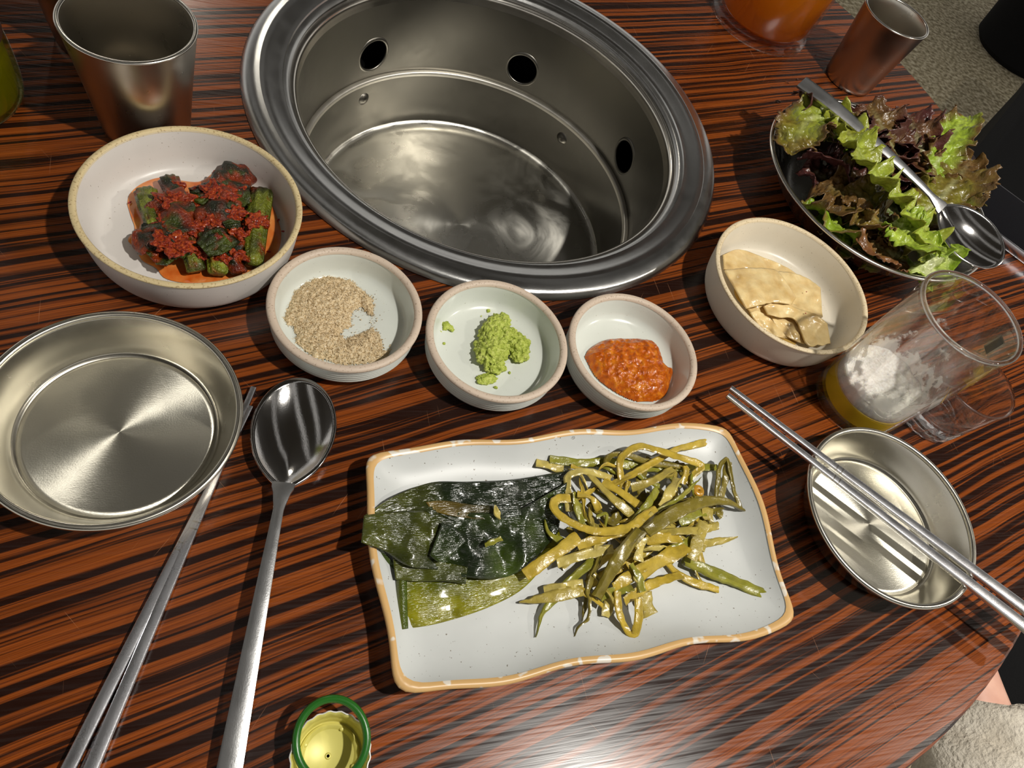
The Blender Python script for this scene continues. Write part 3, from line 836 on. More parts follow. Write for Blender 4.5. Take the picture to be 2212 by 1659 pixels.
leaf('dark glossy leaf on the far side of the leaf stack',
     [(790, 1113), (850, 1073), (930, 1043), (1010, 1041), (1110, 1036), (1232, 1016)],
     [(790, 1132), (870, 1134), (960, 1122), (1080, 1132), (1150, 1115), (1215, 1085)], [0.016, 0.0125, 0.011, 0.012, 0.012], [0.014, 0.012, 0.011],
     lambda u, v, p: mixc(mixc(OG, DG, u*2.4+0.2*nz(p, 80)), DG, v*0.3), rip=0.00028, ripn=8, crumple=0.0026, seed=2)
leaf('dark wrinkled leaf lying in the middle of the stack',
     [(950, 1103), (1040, 1108), (1120, 1100), (1225, 1042)],
     [(900, 1232), (1000, 1246), (1075, 1250), (1140, 1222), (1205, 1150)], [0.0135, 0.0145, 0.014], [0.011, 0.010, 0.010],
     lambda u, v, p: mixc(DG, MG, 0.25+0.7*nz(p, 70, 2)), rip=0.00025, ripn=9, crumple=0.0030, seed=3)
leaf('mid-green folded leaf overhanging the plate rim on the left',
     [(786, 1114), (850, 1106), (930, 1106), (985, 1126)],
     [(780, 1172), (830, 1190), (880, 1222), (945, 1230)], [0.0185, 0.0165, 0.0160, 0.0150], [0.0180, 0.0160, 0.0135, 0.0125],
     lambda u, v, p: mixc(OG, DG, 0.35+u*0.5+0.5*nz(p, 60, 5)), rip=0.00015, ripn=8, crumple=0.0024, seed=4)
leaf('small triangular dark fold on top of the leaf stack',
     [(955, 1128), (985, 1142), (1008, 1168)], [(928, 1200), (950, 1214), (972, 1200)], [0.0180, 0.0178, 0.017], [0.0165, 0.016],
     lambda u, v, p: mixc(DG, MG, 0.5*v), crumple=0.0008, seed=5, nu=20, nv=14)
leaf('brown-tinged leaf strip between the two dark leaves',
     [(920, 1085), (960, 1082), (1040, 1092), (1120, 1090)], [(932, 1104), (985, 1116), (1060, 1122), (1130, 1112)], [0.0150], [0.0148],
     lambda u, v, p: mixc(BR, DG, u*1.3), crumple=0.001, seed=6, nv=10)
leaf('square dark leaf piece on the yellow-green leaf',
     [(848, 1200), (900, 1206), (960, 1215), (1010, 1225)], [(854, 1252), (900, 1256), (960, 1256), (1006, 1262)], [0.0128], [0.0105],
     lambda u, v, p: mixc(OG, DG, 0.2+0.5*u), crumple=0.0008, seed=7, nv=10)
leaf('narrow green leaf edge poking out under the stack',
     [(808, 1168), (826, 1200), (846, 1232)], [(820, 1176), (840, 1204), (862, 1228)], [0.0150, 0.011, 0.0075], [0.0150, 0.011, 0.0075],
     lambda u, v, p: MG, nv=8, nu=20, seed=8)
leaf('vertical rolled end of the yellow-green leaf',
     [(856, 1250), (857, 1300), (860, 1361)], [(878, 1250), (879, 1300), (881, 1358)], [0.0085], [0.0092],
     lambda u, v, p: mixc(OG, MG, v), nv=8, nu=20, seed=9, bow=0.0012)

# ---- shredded scallion
scal = vcol('marinated_scallion', 0.28, 700, 0.30, 0.0007, 0.45, 0.25, 220, 0.2)
SY, SG, SO, SP, SW = lin(186, 158, 50), lin(128, 130, 32), lin(104, 92, 16), lin(198, 180, 98), lin(166, 148, 66)
def zp(x, y): return (1080 + x*0.2984, 920 + y*0.2984)
SGRP = 'shredded scallion strips on the rectangular plate'
SNAME = {}
def auto_label(pts, w, col, under):
    cn = 'yellow' if col is SY else 'green' if col is SG else 'olive' if col is SO else 'pale' if col is SP else 'tan'
    wn = 'very thin' if w < 32 else 'narrow' if w < 48 else 'broad' if w > 66 else 'flat'
    mx = sum(p[0] for p in pts)/len(pts); my = sum(p[1] for p in pts)/len(pts)
    side = ('far ' if my < 520 else 'near ' if my > 880 else 'middle ') + ('left' if mx < 760 else 'right' if mx > 1130 else 'centre')
    ln = sum(math.dist(a[:2], b[:2]) for a, b in zip(pts[:-1], pts[1:])); ll = 'long' if ln > 400 else 'short'
    return '%s %s %s scallion strip %s the %s of the heap' % (ll, wn, cn, 'buried in' if under else 'lying in', side)
def strip(pts, w, col, label=None, taper=0, thick=0.0011, under=False):
    label = label or auto_label(pts, w, col, under)
    P = []
    for (x, y, z) in pts:
        px, py = zp(x, y); P.append(at(px, py, 0.0040 + z*0.001))
    path = catmull(P, max(10, 7*len(P)))
    ww = w*0.000088
    sec = [(-0.5, 0.10), (-0.44, -0.40), (-0.15, -0.62), (0.15, -0.62), (0.44, -0.40), (0.5, 0.10), (0.36, 0.42), (0.04, 0.20), (-0.30, 0.46)]
    sd = random.random()*20
    tw = random.uniform(-0.7, 0.7)
    def sc(f):
        k = 1.0 + 0.10*math.sin(f*9+sd)
        if taper in (1, 3): k *= min(1, 0.08 + f*2.2)
        if taper in (2, 3): k *= min(1, 0.08 + (1-f)*2.2)
        return (ww*k, thick*1.15)
    V, Fc = sweep(path, sec, sc, twist=lambda f: tw*math.sin(f*4+sd))
    m = len(sec); Cc = []
    edge = lin(92, 78, 18)
    for i in range(len(V)):
        k = i % m; c = mixc(col, SP, 0.35*max(0, nz(V[i], 120, sd)) + (0.12 if k in (6, 7, 8) else 0))
        if k in (0, 5): c = mixc(c, edge, 0.35)
        Cc.append(c)
    V = [Vector(v) + Vector((nz(v, 300, sd), nz(v, 300, sd+2), nz(v, 300, sd+4)))*0.0005 for v in V]
    o = mesh('scallion_strip', V, Fc, scal, cols=Cc, sharp=38)
    tag(o, label, 'vegetable', SGRP)
    return o
# hidden under-layer that carries the tangle
rs = random.Random(5)
for k in range(34):
    x = rs.uniform(560, 1380); y = rs.uniform(330, 1080); a = rs.uniform(0, PI); l = rs.uniform(120, 260); z = rs.uniform(1.5, 6.5)
    b = rs.uniform(-50, 50)
    strip([(x-l*math.cos(a), y-l*math.sin(a), z), (x-b*math.sin(a), y+b*math.cos(a), z+1.5), (x+l*math.cos(a), y+l*math.sin(a), z)], rs.uniform(28, 60), rs.choice([SG, SO, SW, SO, SY]), under=True)
S = strip
S([(360, 240, 5), (600, 270, 6), (760, 260, 7), (1000, 290, 7), (1300, 300, 6), (1580, 300, 5)], 58, SG, 'long straight green scallion strip along the far side of the heap')
S([(260, 265, 4), (370, 290, 4), (460, 310, 4)], 58, SP, 'short pale scallion stub beside the dark leaf top')
S([(1540, 105, 4), (1400, 140, 7), (1280, 170, 9), (1120, 260, 12), (960, 350, 12), (820, 420, 8)], 46, SY, 'yellow scallion strip pointing to the far plate corner')
S([(890, 450, 8), (870, 330, 11), (880, 230, 14), (1000, 150, 16), (1120, 170, 16), (1280, 220, 15), (1450, 280, 12), (1440, 320, 11), (1340, 400, 8)], 48, SY, 'yellow scallion strip bent into a wide arch at the far side')
S([(880, 400, 6), (780, 290, 9), (790, 225, 12), (900, 205, 12), (1100, 270, 9), (1340, 290, 8)], 42, SO)
S([(1340, 290, 10), (1350, 330, 10), (1320, 420, 8)], 40, SY)
S([(500, 620, 7), (490, 430, 10), (500, 360, 12), (600, 330, 12), (720, 350, 10), (800, 380, 7)], 46, SP, 'pale scallion strip bent at a right angle over the dark leaf tip')
S([(640, 340, 11), (760, 470, 12), (880, 580, 12), (970, 660, 10)], 52, SW)
S([(740, 410, 9), (860, 470, 11), (1000, 570, 10)], 64, SY)
S([(960, 720, 12), (1060, 580, 14), (1140, 460, 12)], 52, SG)
S([(510, 525, 13), (420, 530, 13), (388, 580, 13), (440, 650, 14), (600, 740, 15), (760, 765, 16), (940, 735, 16), (1050, 650, 16), (1130, 600, 14)], 52, SY, 'yellow scallion strip curled in a hook at the left of the heap')
S([(560, 870, 11), (700, 820, 13), (850, 785, 14), (960, 750, 15)], 54, SY)
S([(700, 1240, 9), (800, 1060, 15), (900, 900, 19), (1020, 760, 20)], 78, SO, 'wide glossy olive scallion tube lying on top of the heap', 0, 0.0022)
S([(1060, 770, 19), (1200, 670, 20), (1350, 590, 19), (1500, 545, 16), (1650, 550, 12), (1770, 620, 5)], 78, SO, 'long olive scallion leaf arching to the right plate side', 2, 0.0018)
S([(960, 870, 14), (1010, 760, 15), (1110, 640, 15)], 52, SP)
S([(1060, 820, 11), (1180, 810, 13), (1300, 810, 11)], 68, SY)
S([(1120, 780, 11), (1300, 760, 12), (1450, 755, 11), (1580, 720, 8)], 52, SW)
S([(1390, 970, 9), (1430, 850, 11), (1480, 700, 11)], 74, SW, 'flat pale scallion strip standing across the right of the heap')
S([(1330, 980, 4), (1560, 1070, 3.5), (1800, 1170, 3), (2040, 1290, 3)], 70, SG, 'straight green scallion stalk lying apart toward the near right corner', 0, 0.0024)
S([(180, 1080, 9), (350, 960, 12), (570, 800, 12)], 68, SY, 'yellow scallion strip resting on the yellow-green leaf')
S([(140, 1280, 2.5), (350, 1240, 6), (600, 1190, 8)], 64, SW, 'pointed pale scallion strip at the near left of the heap', 1)
S([(320, 1190, 4), (450, 1160, 7), (600, 1140, 8)], 46, SP)
S([(260, 1530, 2), (300, 1380, 3.5), (380, 1260, 5), (520, 1110, 7), (680, 970, 8)], 50, SG, 'curved green scallion strip with a pointed tip at the near side', 1)
S([(540, 1520, 2), (570, 1450, 3.5), (640, 1390, 5), (650, 1260, 7), (640, 1180, 9), (700, 1000, 10), (740, 900, 10)], 30, SO, None, 1)
S([(590, 1410, 2), (620, 1290, 4), (650, 1150, 6)], 28, SO, None, 1)
S([(760, 1380, 2), (780, 1320, 3.5), (800, 1230, 5)], 62, SP)
S([(850, 1200, 8), (860, 1340, 7), (920, 1480, 4), (970, 1500, 5), (1005, 1400, 8), (1000, 1250, 10)], 44, SY, 'yellow scallion strip forming a loop at the near side')
S([(1090, 1370, 2), (1060, 1280, 4), (1050, 1200, 5)], 88, SW, 'short wide scallion piece pointing to the near plate edge')
S([(1310, 1080, 5), (1200, 1110, 7), (1050, 1170, 8), (900, 1270, 7)], 58, SY)
S([(1030, 1200, 10), (1000, 1080, 12), (950, 1000, 12)], 46, SG)
S([(1000, 1070, 9), (1150, 980, 11), (1350, 870, 10)], 92, SY)
S([(1350, 870, 7), (1550, 840, 5), (1720, 805, 3.5)], 52, SW, 'tapering scallion tip pointing to the right plate rim', 2)
S([(410, 990, 8), (550, 950, 10), (700, 910, 11), (820, 890, 11)], 58, SP)
S([(320, 680, 9), (370, 790, 9), (540, 875, 9)], 52, SG, 'pointed green scallion sliver over the dark leaf edge', 3)
S([(1000, 980, 12), (1020, 860, 14), (1040, 800, 15)], 58, SP)
S([(1540, 640, 5), (1570, 480, 8), (1590, 300, 11), (1640, 240, 13), (1662, 300, 12), (1690, 450, 8), (1740, 600, 5)], 30, SO, 'thin olive scallion strip standing in a tall loop at the right')
S([(1600, 520, 6), (1640, 360, 9), (1650, 260, 12)], 54, SO)
S([(1160, 590, 11), (1230, 480, 13), (1290, 380, 11)], 62, SP)
S([(1130, 620, 13), (1300, 520, 14), (1460, 370, 8)], 28, SG, None, 2)
S([(950, 450, 8), (1100, 400, 11), (1250, 310, 10)], 52, SW)
S([(890, 560, 10), (930, 400, 11)], 26, SY)
S([(540, 480, 12), (560, 600, 10), (600, 700, 8)], 46, SG)
S([(560, 490, 13), (660, 520, 13), (720, 610, 11)], 42, SY)
S([(650, 570, 8), (660, 660, 8), (680, 780, 8)], 30, SW)
S([(870, 640, 8), (800, 720, 9)], 62, SO)
S([(760, 740, 9), (770, 640, 12), (700, 660, 11)], 22, SG)
S([(1300, 700, 8), (1420, 640, 9), (1480, 620, 8)], 62, SG)
S([(1460, 620, 9), (1540, 650, 7)], 84, SW)
S([(1580, 600, 4), (1600, 670, 2)], 46, SO)
S([(560, 1170, 8), (650, 1230, 7), (740, 1300, 4)], 36, SY)
S([(680, 1070, 11), (780, 1200, 9), (870, 1350, 4)], 22, SW)
S([(720, 1240, 6), (820, 1200, 7), (960, 1170, 8)], 58, SG)
S([(820, 1170, 8), (950, 1080, 10), (1040, 1020, 10)], 62, SY)
S([(1150, 930, 8), (1290, 880, 9), (1400, 820, 8)], 60, SG)
S([(-105, 862, 13), (-60, 842, 14), (10, 815, 14)], 30, SG, 'little stalk tip sticking out over the left plate rim')
S([(-35, 575, 14.5), (-25, 620, 14.5), (0, 680, 14)], 46, SP, 'tiny pale scallion shred on the dark leaf', 3)
for k in range(16):
    x = rs.uniform(560, 1480); y = rs.uniform(300, 1150); a = rs.uniform(0, PI); l = rs.uniform(60, 150); z = rs.uniform(7, 12)
    S([(x-l*math.cos(a), y-l*math.sin(a), z-2), (x+rs.uniform(-40, 40), y+rs.uniform(-40, 40), z+1), (x+l*math.cos(a), y+l*math.sin(a), z-2)], rs.uniform(16, 34), rs.choice([SG, SP, SW, SY]), None, 3)
# cut ring of scallion
q = at(*zp(1435, 470), 0.009)
V, Fc = lathe([(0.0004, 0.001), (0.0020, 0.0012), (0.0032, 0.0008), (0.0036, 0.0), (0.0030, -0.0008), (0.0004, -0.0008)], 28, closed=True)
o = mesh('scallion_slice', [(v[0]+q.x, v[1]+q.y, v[2]+q.z) for v in V], Fc, scal, cols=[lin(190, 140, 40)]*len(V))
tag(o, 'small round amber scallion slice at the right of the heap', 'vegetable')

# ================================================================= KIMCHI
kim_green = vcol('kimchi_greens', 0.26, 900, 0.9, 0.0014, 0.5, 0.55, 260, 0.15)
KZ0 = 0.0052
def kz(x, y): return (120 + x*0.27125, 250 + y*0.27125)
KG1, KG2, KD, KR, KR2 = lin(130, 138, 34), lin(78, 90, 20), lin(26, 32, 10), lin(116, 28, 4), lin(150, 58, 10)
KGRP = 'kimchi pieces in the large bowl'
def kpiece(pts, w, col, redness, label, flat=0.6, ridge=True, name='kimchi_piece', seed=0.0, lump=0.0):
    P = [at(*kz(x, y), KZ0 + z*0.001) for x, y, z in pts]
    path = catmull(P, 26)
    ww = w*0.27125*0.00027/2
    n = 28; sec = []
    for i in range(n):
        a = 2*PI*i/n; r = 1.0 + (0.13*math.cos(a*9) if ridge else 0)
        sec.append((r*math.cos(a), r*math.sin(a)))
    V, Fc = sweep(path, sec, lambda f: (ww*(0.9+0.15*math.sin(f*3+seed))*min(1, 0.82+f*6)*min(1, 0.82+(1-f)*6), ww*flat*min(1, 0.75+f*5)*min(1, 0.75+(1-f)*5)))
    Cc = []; V2 = []
    for v in V:
        d = 0.0011*nz(v, 260, seed) + (lump*nz(v, 130, seed+2))
        cvec = Vector(v)
        V2.append(cvec + Vector((nz(v, 200, seed+5)*lump*0.8, nz(v, 200, seed+9)*lump*0.8, d)))
        t = 0.5 + 1.6*nz(v, 120, seed+1) + 0.8*nz(v, 330, seed+3) + redness
        c = mixc(mixc(col, KD, 0.5+1.3*nz(v, 90, seed+7)), mixc(KR, KR2, 0.5+nz(v, 300, 2)), (t-0.5)*1.6)
        Cc.append(c)
    o = mesh(name, V2, Fc, kim_green, cols=Cc); tag(o, label, 'vegetable', KGRP); return o
kpiece([(1640, 595, 7), (1600, 850, 8), (1575, 1190, 7)], 175, KG1, -0.35, 'bright green kimchi stem along the right side of the bowl', 0.62, seed=1)
kpiece([(720, 590, 6), (740, 720, 8), (790, 880, 9)], 150, KG1, -0.25, 'green kimchi stem end at the upper left of the heap', 0.6, seed=2)
kpiece([(900, 500, 6), (970, 660, 9), (1060, 880, 11)], 165, KG2, 0.0, 'kimchi stem with a rounded tip at the top of the heap', 0.65, seed=3)
kpiece([(1120, 1240, 6), (1085, 1120, 9), (1020, 930, 11)], 160, KG1, -0.1, 'cut kimchi stem pointing to the near rim', 0.6, seed=4)
kpiece([(1290, 1260, 6), (1290, 1120, 8), (1310, 950, 10)], 170, KG1, -0.1, 'broad kimchi stem in the middle of the near side', 0.6, seed=5)
kpiece([(1490, 440, 6), (1380, 560, 10), (1290, 760, 13), (1240, 930, 12)], 300, KD, 0.28, 'dark leafy kimchi bundle at the upper right of the heap', 0.42, False, 'kimchi_leaf', 6, 0.0035)
kpiece([(640, 1030, 6), (800, 980, 10), (960, 1010, 12), (1020, 1120, 9)], 230, KD, 0.12, 'dark leafy kimchi bundle at the left of the heap', 0.5, False, 'kimchi_leaf', 7, 0.0032)
kpiece([(860, 660, 9), (980, 760, 12), (1000, 960, 13)], 300, KG2, 0.6, 'chili-coated kimchi piece in the centre of the heap', 0.38, False, 'kimchi_leaf', 8, 0.003)
kpiece([(1160, 1010, 12), (1290, 960, 14), (1400, 1060, 12)], 210, KG2, -0.25, 'flat green kimchi leaf at the near centre', 0.3, True, 'kimchi_leaf', 9, 0.0015)
kpiece([(690, 900, 9), (760, 890, 10), (830, 880, 10)], 120, KD, -0.3, 'small dark kimchi leaf fold at the left', 0.5, True, 'kimchi_leaf', 10, 0.001)
kpiece([(1440, 1250, 6), (1430, 1150, 8), (1420, 1000, 10)], 140, KD, 0.05, 'dark kimchi leaf tucked beside the bright stem', 0.6, False, 'kimchi_leaf', 11, 0.003)
kpiece([(1200, 560, 7), (1180, 700, 9), (1180, 850, 10)], 150, KD, 0.15, 'dark kimchi leaf between the two upper bundles', 0.6, False, 'kimchi_leaf', 12, 0.003)
kpiece([(1030, 970, 12), (1050, 1040, 13), (990, 1130, 11)], 70, KG2, -0.5, 'curled green kimchi leaf edge on the near left bundle', 0.9, True, 'kimchi_leaf', 13, 0.0008)
def kleaf(label, A, B, za, zb, red, seed):
    def cf(u, v, p):
        t = 1.4*nz(p, 110, seed) + 0.9*nz(p, 280, seed+3) + red
        return mixc(mixc(KD, KG2, 0.3+0.9*nz(p, 80, seed+6)), mixc(KR, KR2, 0.5+nz(p, 300, 2)), t*1.6)
    o = sheet('kimchi_leaf', [kz(*p) for p in A], [kz(*p) for p in B], [KZ0+z*0.001 for z in za], [KZ0+z*0.001 for z in zb], kim_green, crumple=0.0042, rip=0.0005, ripn=4, nu=44, nv=30, seed=seed, colf=cf, thick=0.0008, jag=0.10)
    tag(o, label, 'vegetable', KGRP)
kleaf('crumpled dark kimchi leaf at the upper right end', [(1300, 470), (1400, 430), (1520, 450)], [(1230, 700), (1400, 760), (1560, 690)], [12, 14, 12], [15, 16, 12], -0.05, 21)
kleaf('crumpled dark kimchi leaf at the left end', [(640, 1000), (690, 900), (830, 860)], [(800, 1180), (900, 1180), (1020, 1090)], [9, 14, 15], [9, 13, 15], -0.1, 22)
kleaf('veined green kimchi leaf facing up at the near centre', [(1120, 1010), (1180, 930), (1300, 900)], [(1220, 1120), (1330, 1100), (1420, 1040)], [15, 16, 17], [14, 15, 15], -0.5, 23)
kleaf('dark kimchi leaf shred near the centre', [(1330, 850), (1390, 830), (1470, 840)], [(1360, 900), (1430, 905), (1480, 890)], [17, 18, 17], [16, 17, 16], -0.6, 24)
kleaf('dark kimchi leaf flap near the upper middle', [(1060, 580), (1130, 560), (1260, 520)], [(1100, 690), (1180, 700), (1250, 620)], [12, 13, 14], [13, 14, 15], -0.4, 25)
# chili paste clinging to the top
paste = noisemix('chili_paste', [(0.3, lin(84, 14, 2)), (0.48, lin(136, 36, 4)), (0.72, lin(180, 80, 20))], 700, 0.3, bstr=0.8, bdist=0.0015, bscale=900, spec=0.3, coat=0.45)
def blob(c, rx, ry, rz, seed, V, Fc, amp=0.35, fr=220, sub=3, rot=0.0):
    bm = bmesh.new(); bmesh.ops.create_icosphere(bm, subdivisions=sub, radius=1.0)
    k = len(V); ca, sa = math.cos(rot), math.sin(rot)
    for v in bm.verts:
        d = v.co.copy(); x, y, z = d.x*rx, d.y*ry, d.z*rz
        p = Vector((x*ca-y*sa, x*sa+y*ca, z))
        s = 1 + amp*nz(p, fr, seed) + amp*0.5*nz(p, fr*2.3, seed+3)
        V.append(Vector(c) + p*s)
    for f in bm.faces: Fc.append(tuple(k+v.index for v in f.verts))
    bm.free()
V, Fc = [], []
for i, (x, y, z, rx, ry) in enumerate([(960, 690, 16.5, .011, .008), (1110, 700, 14.5, .006, .007), (1300, 620, 18, .010, .0075), (1400, 770, 17, .007, .007), (1250, 840, 17.5, .007, .005), (930, 1010, 17.5, .010, .008), (880, 880, 15, .007, .006), (1590, 850, 14, .0055, .009), (1430, 930, 16, .007, .004), (1130, 1090, 14, .006, .004), (1450, 1110, 13, .006, .004), (1330, 470, 12, .005, .004), (1440, 620, 14, .004, .007), (980, 560, 12, .004, .003), (1330, 1130, 13.5, .005, .003), (700, 1020, 12, .004, .003), (1120, 900, 16, .006, .008)]):
    c = at(*kz(x, y), KZ0 + z*0.001 - 0.0030); blob(c, rx*0.92, ry*0.92, 0.0024, i, V, Fc, 0.75, 330, 5, -0.5)
o = mesh('chili_paste', V, Fc, paste); tag(o, 'coarse red chili paste clinging to the kimchi', 'sauce', None, 'stuff')
# orange juice pool (irregular outline, slightly domed)
m, nt, b = newmat('kimchi_juice'); L = nt.links.new
t = node(nt, 'ShaderNodeTexNoise', i_Scale=90.0, i_Detail=4.0); L(objco(nt), t.inputs['Vector'])
r = ramp(nt, [(0.3, lin(196, 84, 22)), (0.7, lin(226, 150, 76))]); L(t.outputs['Fac'], r.inputs[0]); L(r.outputs[0], b.inputs['Base Color'])
b.inputs['Roughness'].default_value = 0.08; b.inputs['Coat Weight'].default_value = 0.5
outl = [(570, 700), (600, 800), (630, 900), (575, 985), (640, 1060), (690, 1150), (800, 1210), (870, 1290), (1040, 1330), (1300, 1340), (1600, 1260), (1760, 1110), (1810, 950), (1770, 780), (1740, 640), (1600, 560), (1540, 450), (1430, 400), (1290, 425), (1150, 520), (950, 505), (820, 490), (680, 540), (590, 620)]
P = catmull([at(*kz(x, y), KZ0+0.0004) for x, y in outl + [outl[0]]], 120)[:-1]
cen = sum(P, Vector())/len(P)
V = [cen + Vector((0, 0, 0.0006))]; Fc = []
for f, dz in ((0.6, 0.0006), (0.93, 0.0005), (1.0, -0.0003)):
    for p in P: q = cen.lerp(p, f); V.append(Vector((q.x, q.y, cen.z+dz)))
n = len(P)
for i in range(n):
    j = (i+1) % n; Fc.append((0, 1+i, 1+j))
    for k in range(2): Fc.append((1+k*n+i, 1+(k+1)*n+i, 1+(k+1)*n+j, 1+k*n+j))
o = mesh('kimchi_juice', V, Fc, m, fixn=True); tag(o, 'pool of orange kimchi juice on the bowl floor', 'liquid')
for i, (x, y) in enumerate([(1810, 920), (1775, 830), (1780, 765), (1700, 1080), (592, 690)]):
    V, Fc = [], []; blob(at(*kz(x, y), KZ0+0.0014), 0.0012, 0.0006, 0.0003, i, V, Fc, 0.3, 500, 2, i)
    o = mesh('chili_flake', V, Fc, plain('chili_flake_red', lin(150, 20, 10), 0.3)); tag(o, 'tiny red chili flake beside the kimchi juice', 'chili flake', 'chili flakes in the kimchi bowl')

# ================================================================= SAUCES IN THE SMALL BOWLS
def bz(x, y): return (540 + x*0.45208, 500 + y*0.45208)
# --- bean powder: heap plus loose grains
pow_m = noisemix('bean_powder', [(0.28, lin(150, 118, 74)), (0.42, lin(208, 184, 142)), (0.65, lin(228, 210, 176)), (0.85, lin(242, 234, 216))], 900, 0.9, bstr=1.0, bdist=0.0008, bscale=1300)
HZ = 0.0044
def inpoly(p, poly):
    c = False; n = len(poly); j = n-1
    for i in range(n):
        a, b_ = poly[i], poly[j]
        if (a[1] > p[1]) != (b_[1] > p[1]) and p[0] < (b_[0]-a[0])*(p[1]-a[1])/(b_[1]-a[1])+a[0]: c = not c
        j = i
    return c
def polydist(p, poly):
    d = 1e9; n = len(poly)
    for i in range(n):
        a = Vector(poly[i]); b_ = Vector(poly[(i+1) % n]); ab = b_-a
        t = max(0, min(1, (Vector(p)-a).dot(ab)/ab.length_squared)); d = min(d, (Vector(p)-a-ab*t).length)
    return d
powder_out = [(180, 350), (200, 290), (260, 240), (370, 208), (480, 235), (540, 280), (595, 330), (590, 420), (560, 400), (530, 360), (490, 400), (485, 460), (430, 490), (450, 515), (520, 490), (580, 455), (630, 500), (640, 570), (680, 560), (660, 610), (560, 640), (440, 640), (300, 605), (220, 540), (205, 460), (145, 430)]
PO = [tuple(at(*bz(x, y), HZ).xy) for x, y in powder_out]
xs = [p[0] for p in PO]; ys = [p[1] for p in PO]
step = 0.0007; V, Fc, idx = [], [], {}
nx = int((max(xs)-min(xs))/step)+2; ny = int((max(ys)-min(ys))/step)+2
for i in range(nx):
    for j in range(ny):
        p = (min(xs)+i*step, min(ys)+j*step)
        q = (p[0]+0.0012*nz((p[0], p[1], 0), 500, 1), p[1]+0.0012*nz((p[0], p[1], 0), 500, 2))
        if not inpoly(q, PO): continue
        d = polydist(q, PO)
        h = 0.0058*(1-math.exp(-d/0.0055)) + 0.0011*nz((p[0], p[1], 0), 330, 4)*min(1, d/0.003) + 0.0006*nz((p[0], p[1], 0), 900, 6)
        idx[i, j] = len(V); V.append((p[0], p[1], HZ + max(0.0002, h)))
for (i, j), a in idx.items():
    if (i+1, j) in idx and (i, j+1) in idx and (i+1, j+1) in idx: Fc.append((a, idx[i+1, j], idx[i+1, j+1], idx[i, j+1]))
heapV = list(V)
rg = random.Random(3)
def grain(c, s):
    k = len(V)
    ax = [Vector((rg.gauss(0, 1), rg.gauss(0, 1), rg.gauss(0, 1))).normalized()*s*rg.uniform(0.6, 1.2) for _ in range(4)]
    for a in ax: V.append(Vector(c)+a)
    Fc.extend([(k, k+1, k+2), (k, k+2, k+3), (k, k+3, k+1), (k+1, k+3, k+2)])
for _ in range(5200):
    v = rg.choice(heapV); grain((v[0]+rg.uniform(-1, 1)*step, v[1]+rg.uniform(-1, 1)*step, v[2]+0.0002), rg.uniform(0.0003, 0.0007))
for _ in range(260):
    v = rg.choice(PO); grain((v[0]+rg.gauss(0, 0.0022), v[1]+rg.gauss(0, 0.0022), HZ+0.0005), rg.uniform(0.0003, 0.0007))
o = mesh('bean_powder', V, Fc, pow_m, smooth=False); tag(o, 'heap of coarse tan roasted bean powder in the small bowl', 'powder', None, 'stuff')

# --- wasabi
was = noisemix('wasabi', [(0.3, lin(134, 150, 44)), (0.5, lin(176, 190, 78)), (0.7, lin(204, 212, 116))], 500, 0.6, bstr=1.0, bdist=0.0012, bscale=900, sss=0.15)
V, Fc = [], []
for i, (x, y, z, rx, ry, rz, rot) in enumerate([(1165, 480, 5, .0105, .0065, .006, 1.1), (1160, 575, 5.5, .0095, .0075, .0065, .8), (1200, 430, 3.5, .0055, .0045, .0045, 0), (1280, 540, 4, .0062, .0060, .005, 0), (1290, 590, 3, .0050, .0045, .0035, .3), (1170, 640, 3, .0060, .0045, .0040, .2), (1130, 705, 1.5, .0055, .0030, .0022, .2), (1105, 560, 3, .004, .005, .004, 0), (1230, 500, 5, .006, .0055, .005, 0)]):
    blob(at(*bz(x, y), HZ + z*0.001*0.7), rx*1.12, ry*1.12, rz*0.85, i+20, V, Fc, 0.34, 420, 5, rot)
o = mesh('wasabi_mound', V, Fc, was); tag(o, 'crumbly mound of bright green wasabi', 'wasabi')
for i, (x, y, s) in enumerate([(942, 385, .0019), (935, 450, .0030), (960, 462, .0022), (905, 478, .0016), (1140, 377, .0014), (1010, 375, .0008), (1277, 365, .0009), (928, 536, .0009), (1240, 675, .0009), (1175, 745, .0012), (1105, 405, .0006)]):
    V, Fc = [], []; blob(at(*bz(x, y), HZ+s*0.4), s, s*0.8, s*0.5, i+40, V, Fc, 0.5, 600, 3, i)
    o = mesh('wasabi_crumb', V, Fc, was); tag(o, 'small crumb of green wasabi on the bowl floor', 'wasabi', 'wasabi crumbs in the middle sauce bowl')

# --- orange-red chili sauce
cs = noisemix('chili_sauce', [(0.25, lin(146, 58, 4)), (0.5, lin(186, 90, 8)), (0.75, lin(212, 130, 30))], 260, 0.16, bstr=0.8, bdist=0.0012, bscale=520, coat=0.25, spec=0.3)
ch_out = [(1595, 600), (1620, 560), (1690, 520), (1770, 512), (1870, 515), (1930, 535), (1960, 580), (1980, 640), (2020, 665), (2010, 720), (1985, 790), (1930, 815), (1840, 815), (1740, 770), (1650, 700)]
PO = [tuple(at(*bz(x, y), HZ).xy) for x, y in ch_out]
PO = [tuple(p.xy) for p in catmull([(x, y, 0) for x, y in PO + [PO[0]]], 70)[:-1]]
xs = [p[0] for p in PO]; ys = [p[1] for p in PO]
step = 0.0005; V, Fc, idx = [], [], {}
nx = int((max(xs)-min(xs))/step)+2; ny = int((max(ys)-min(ys))/step)+2
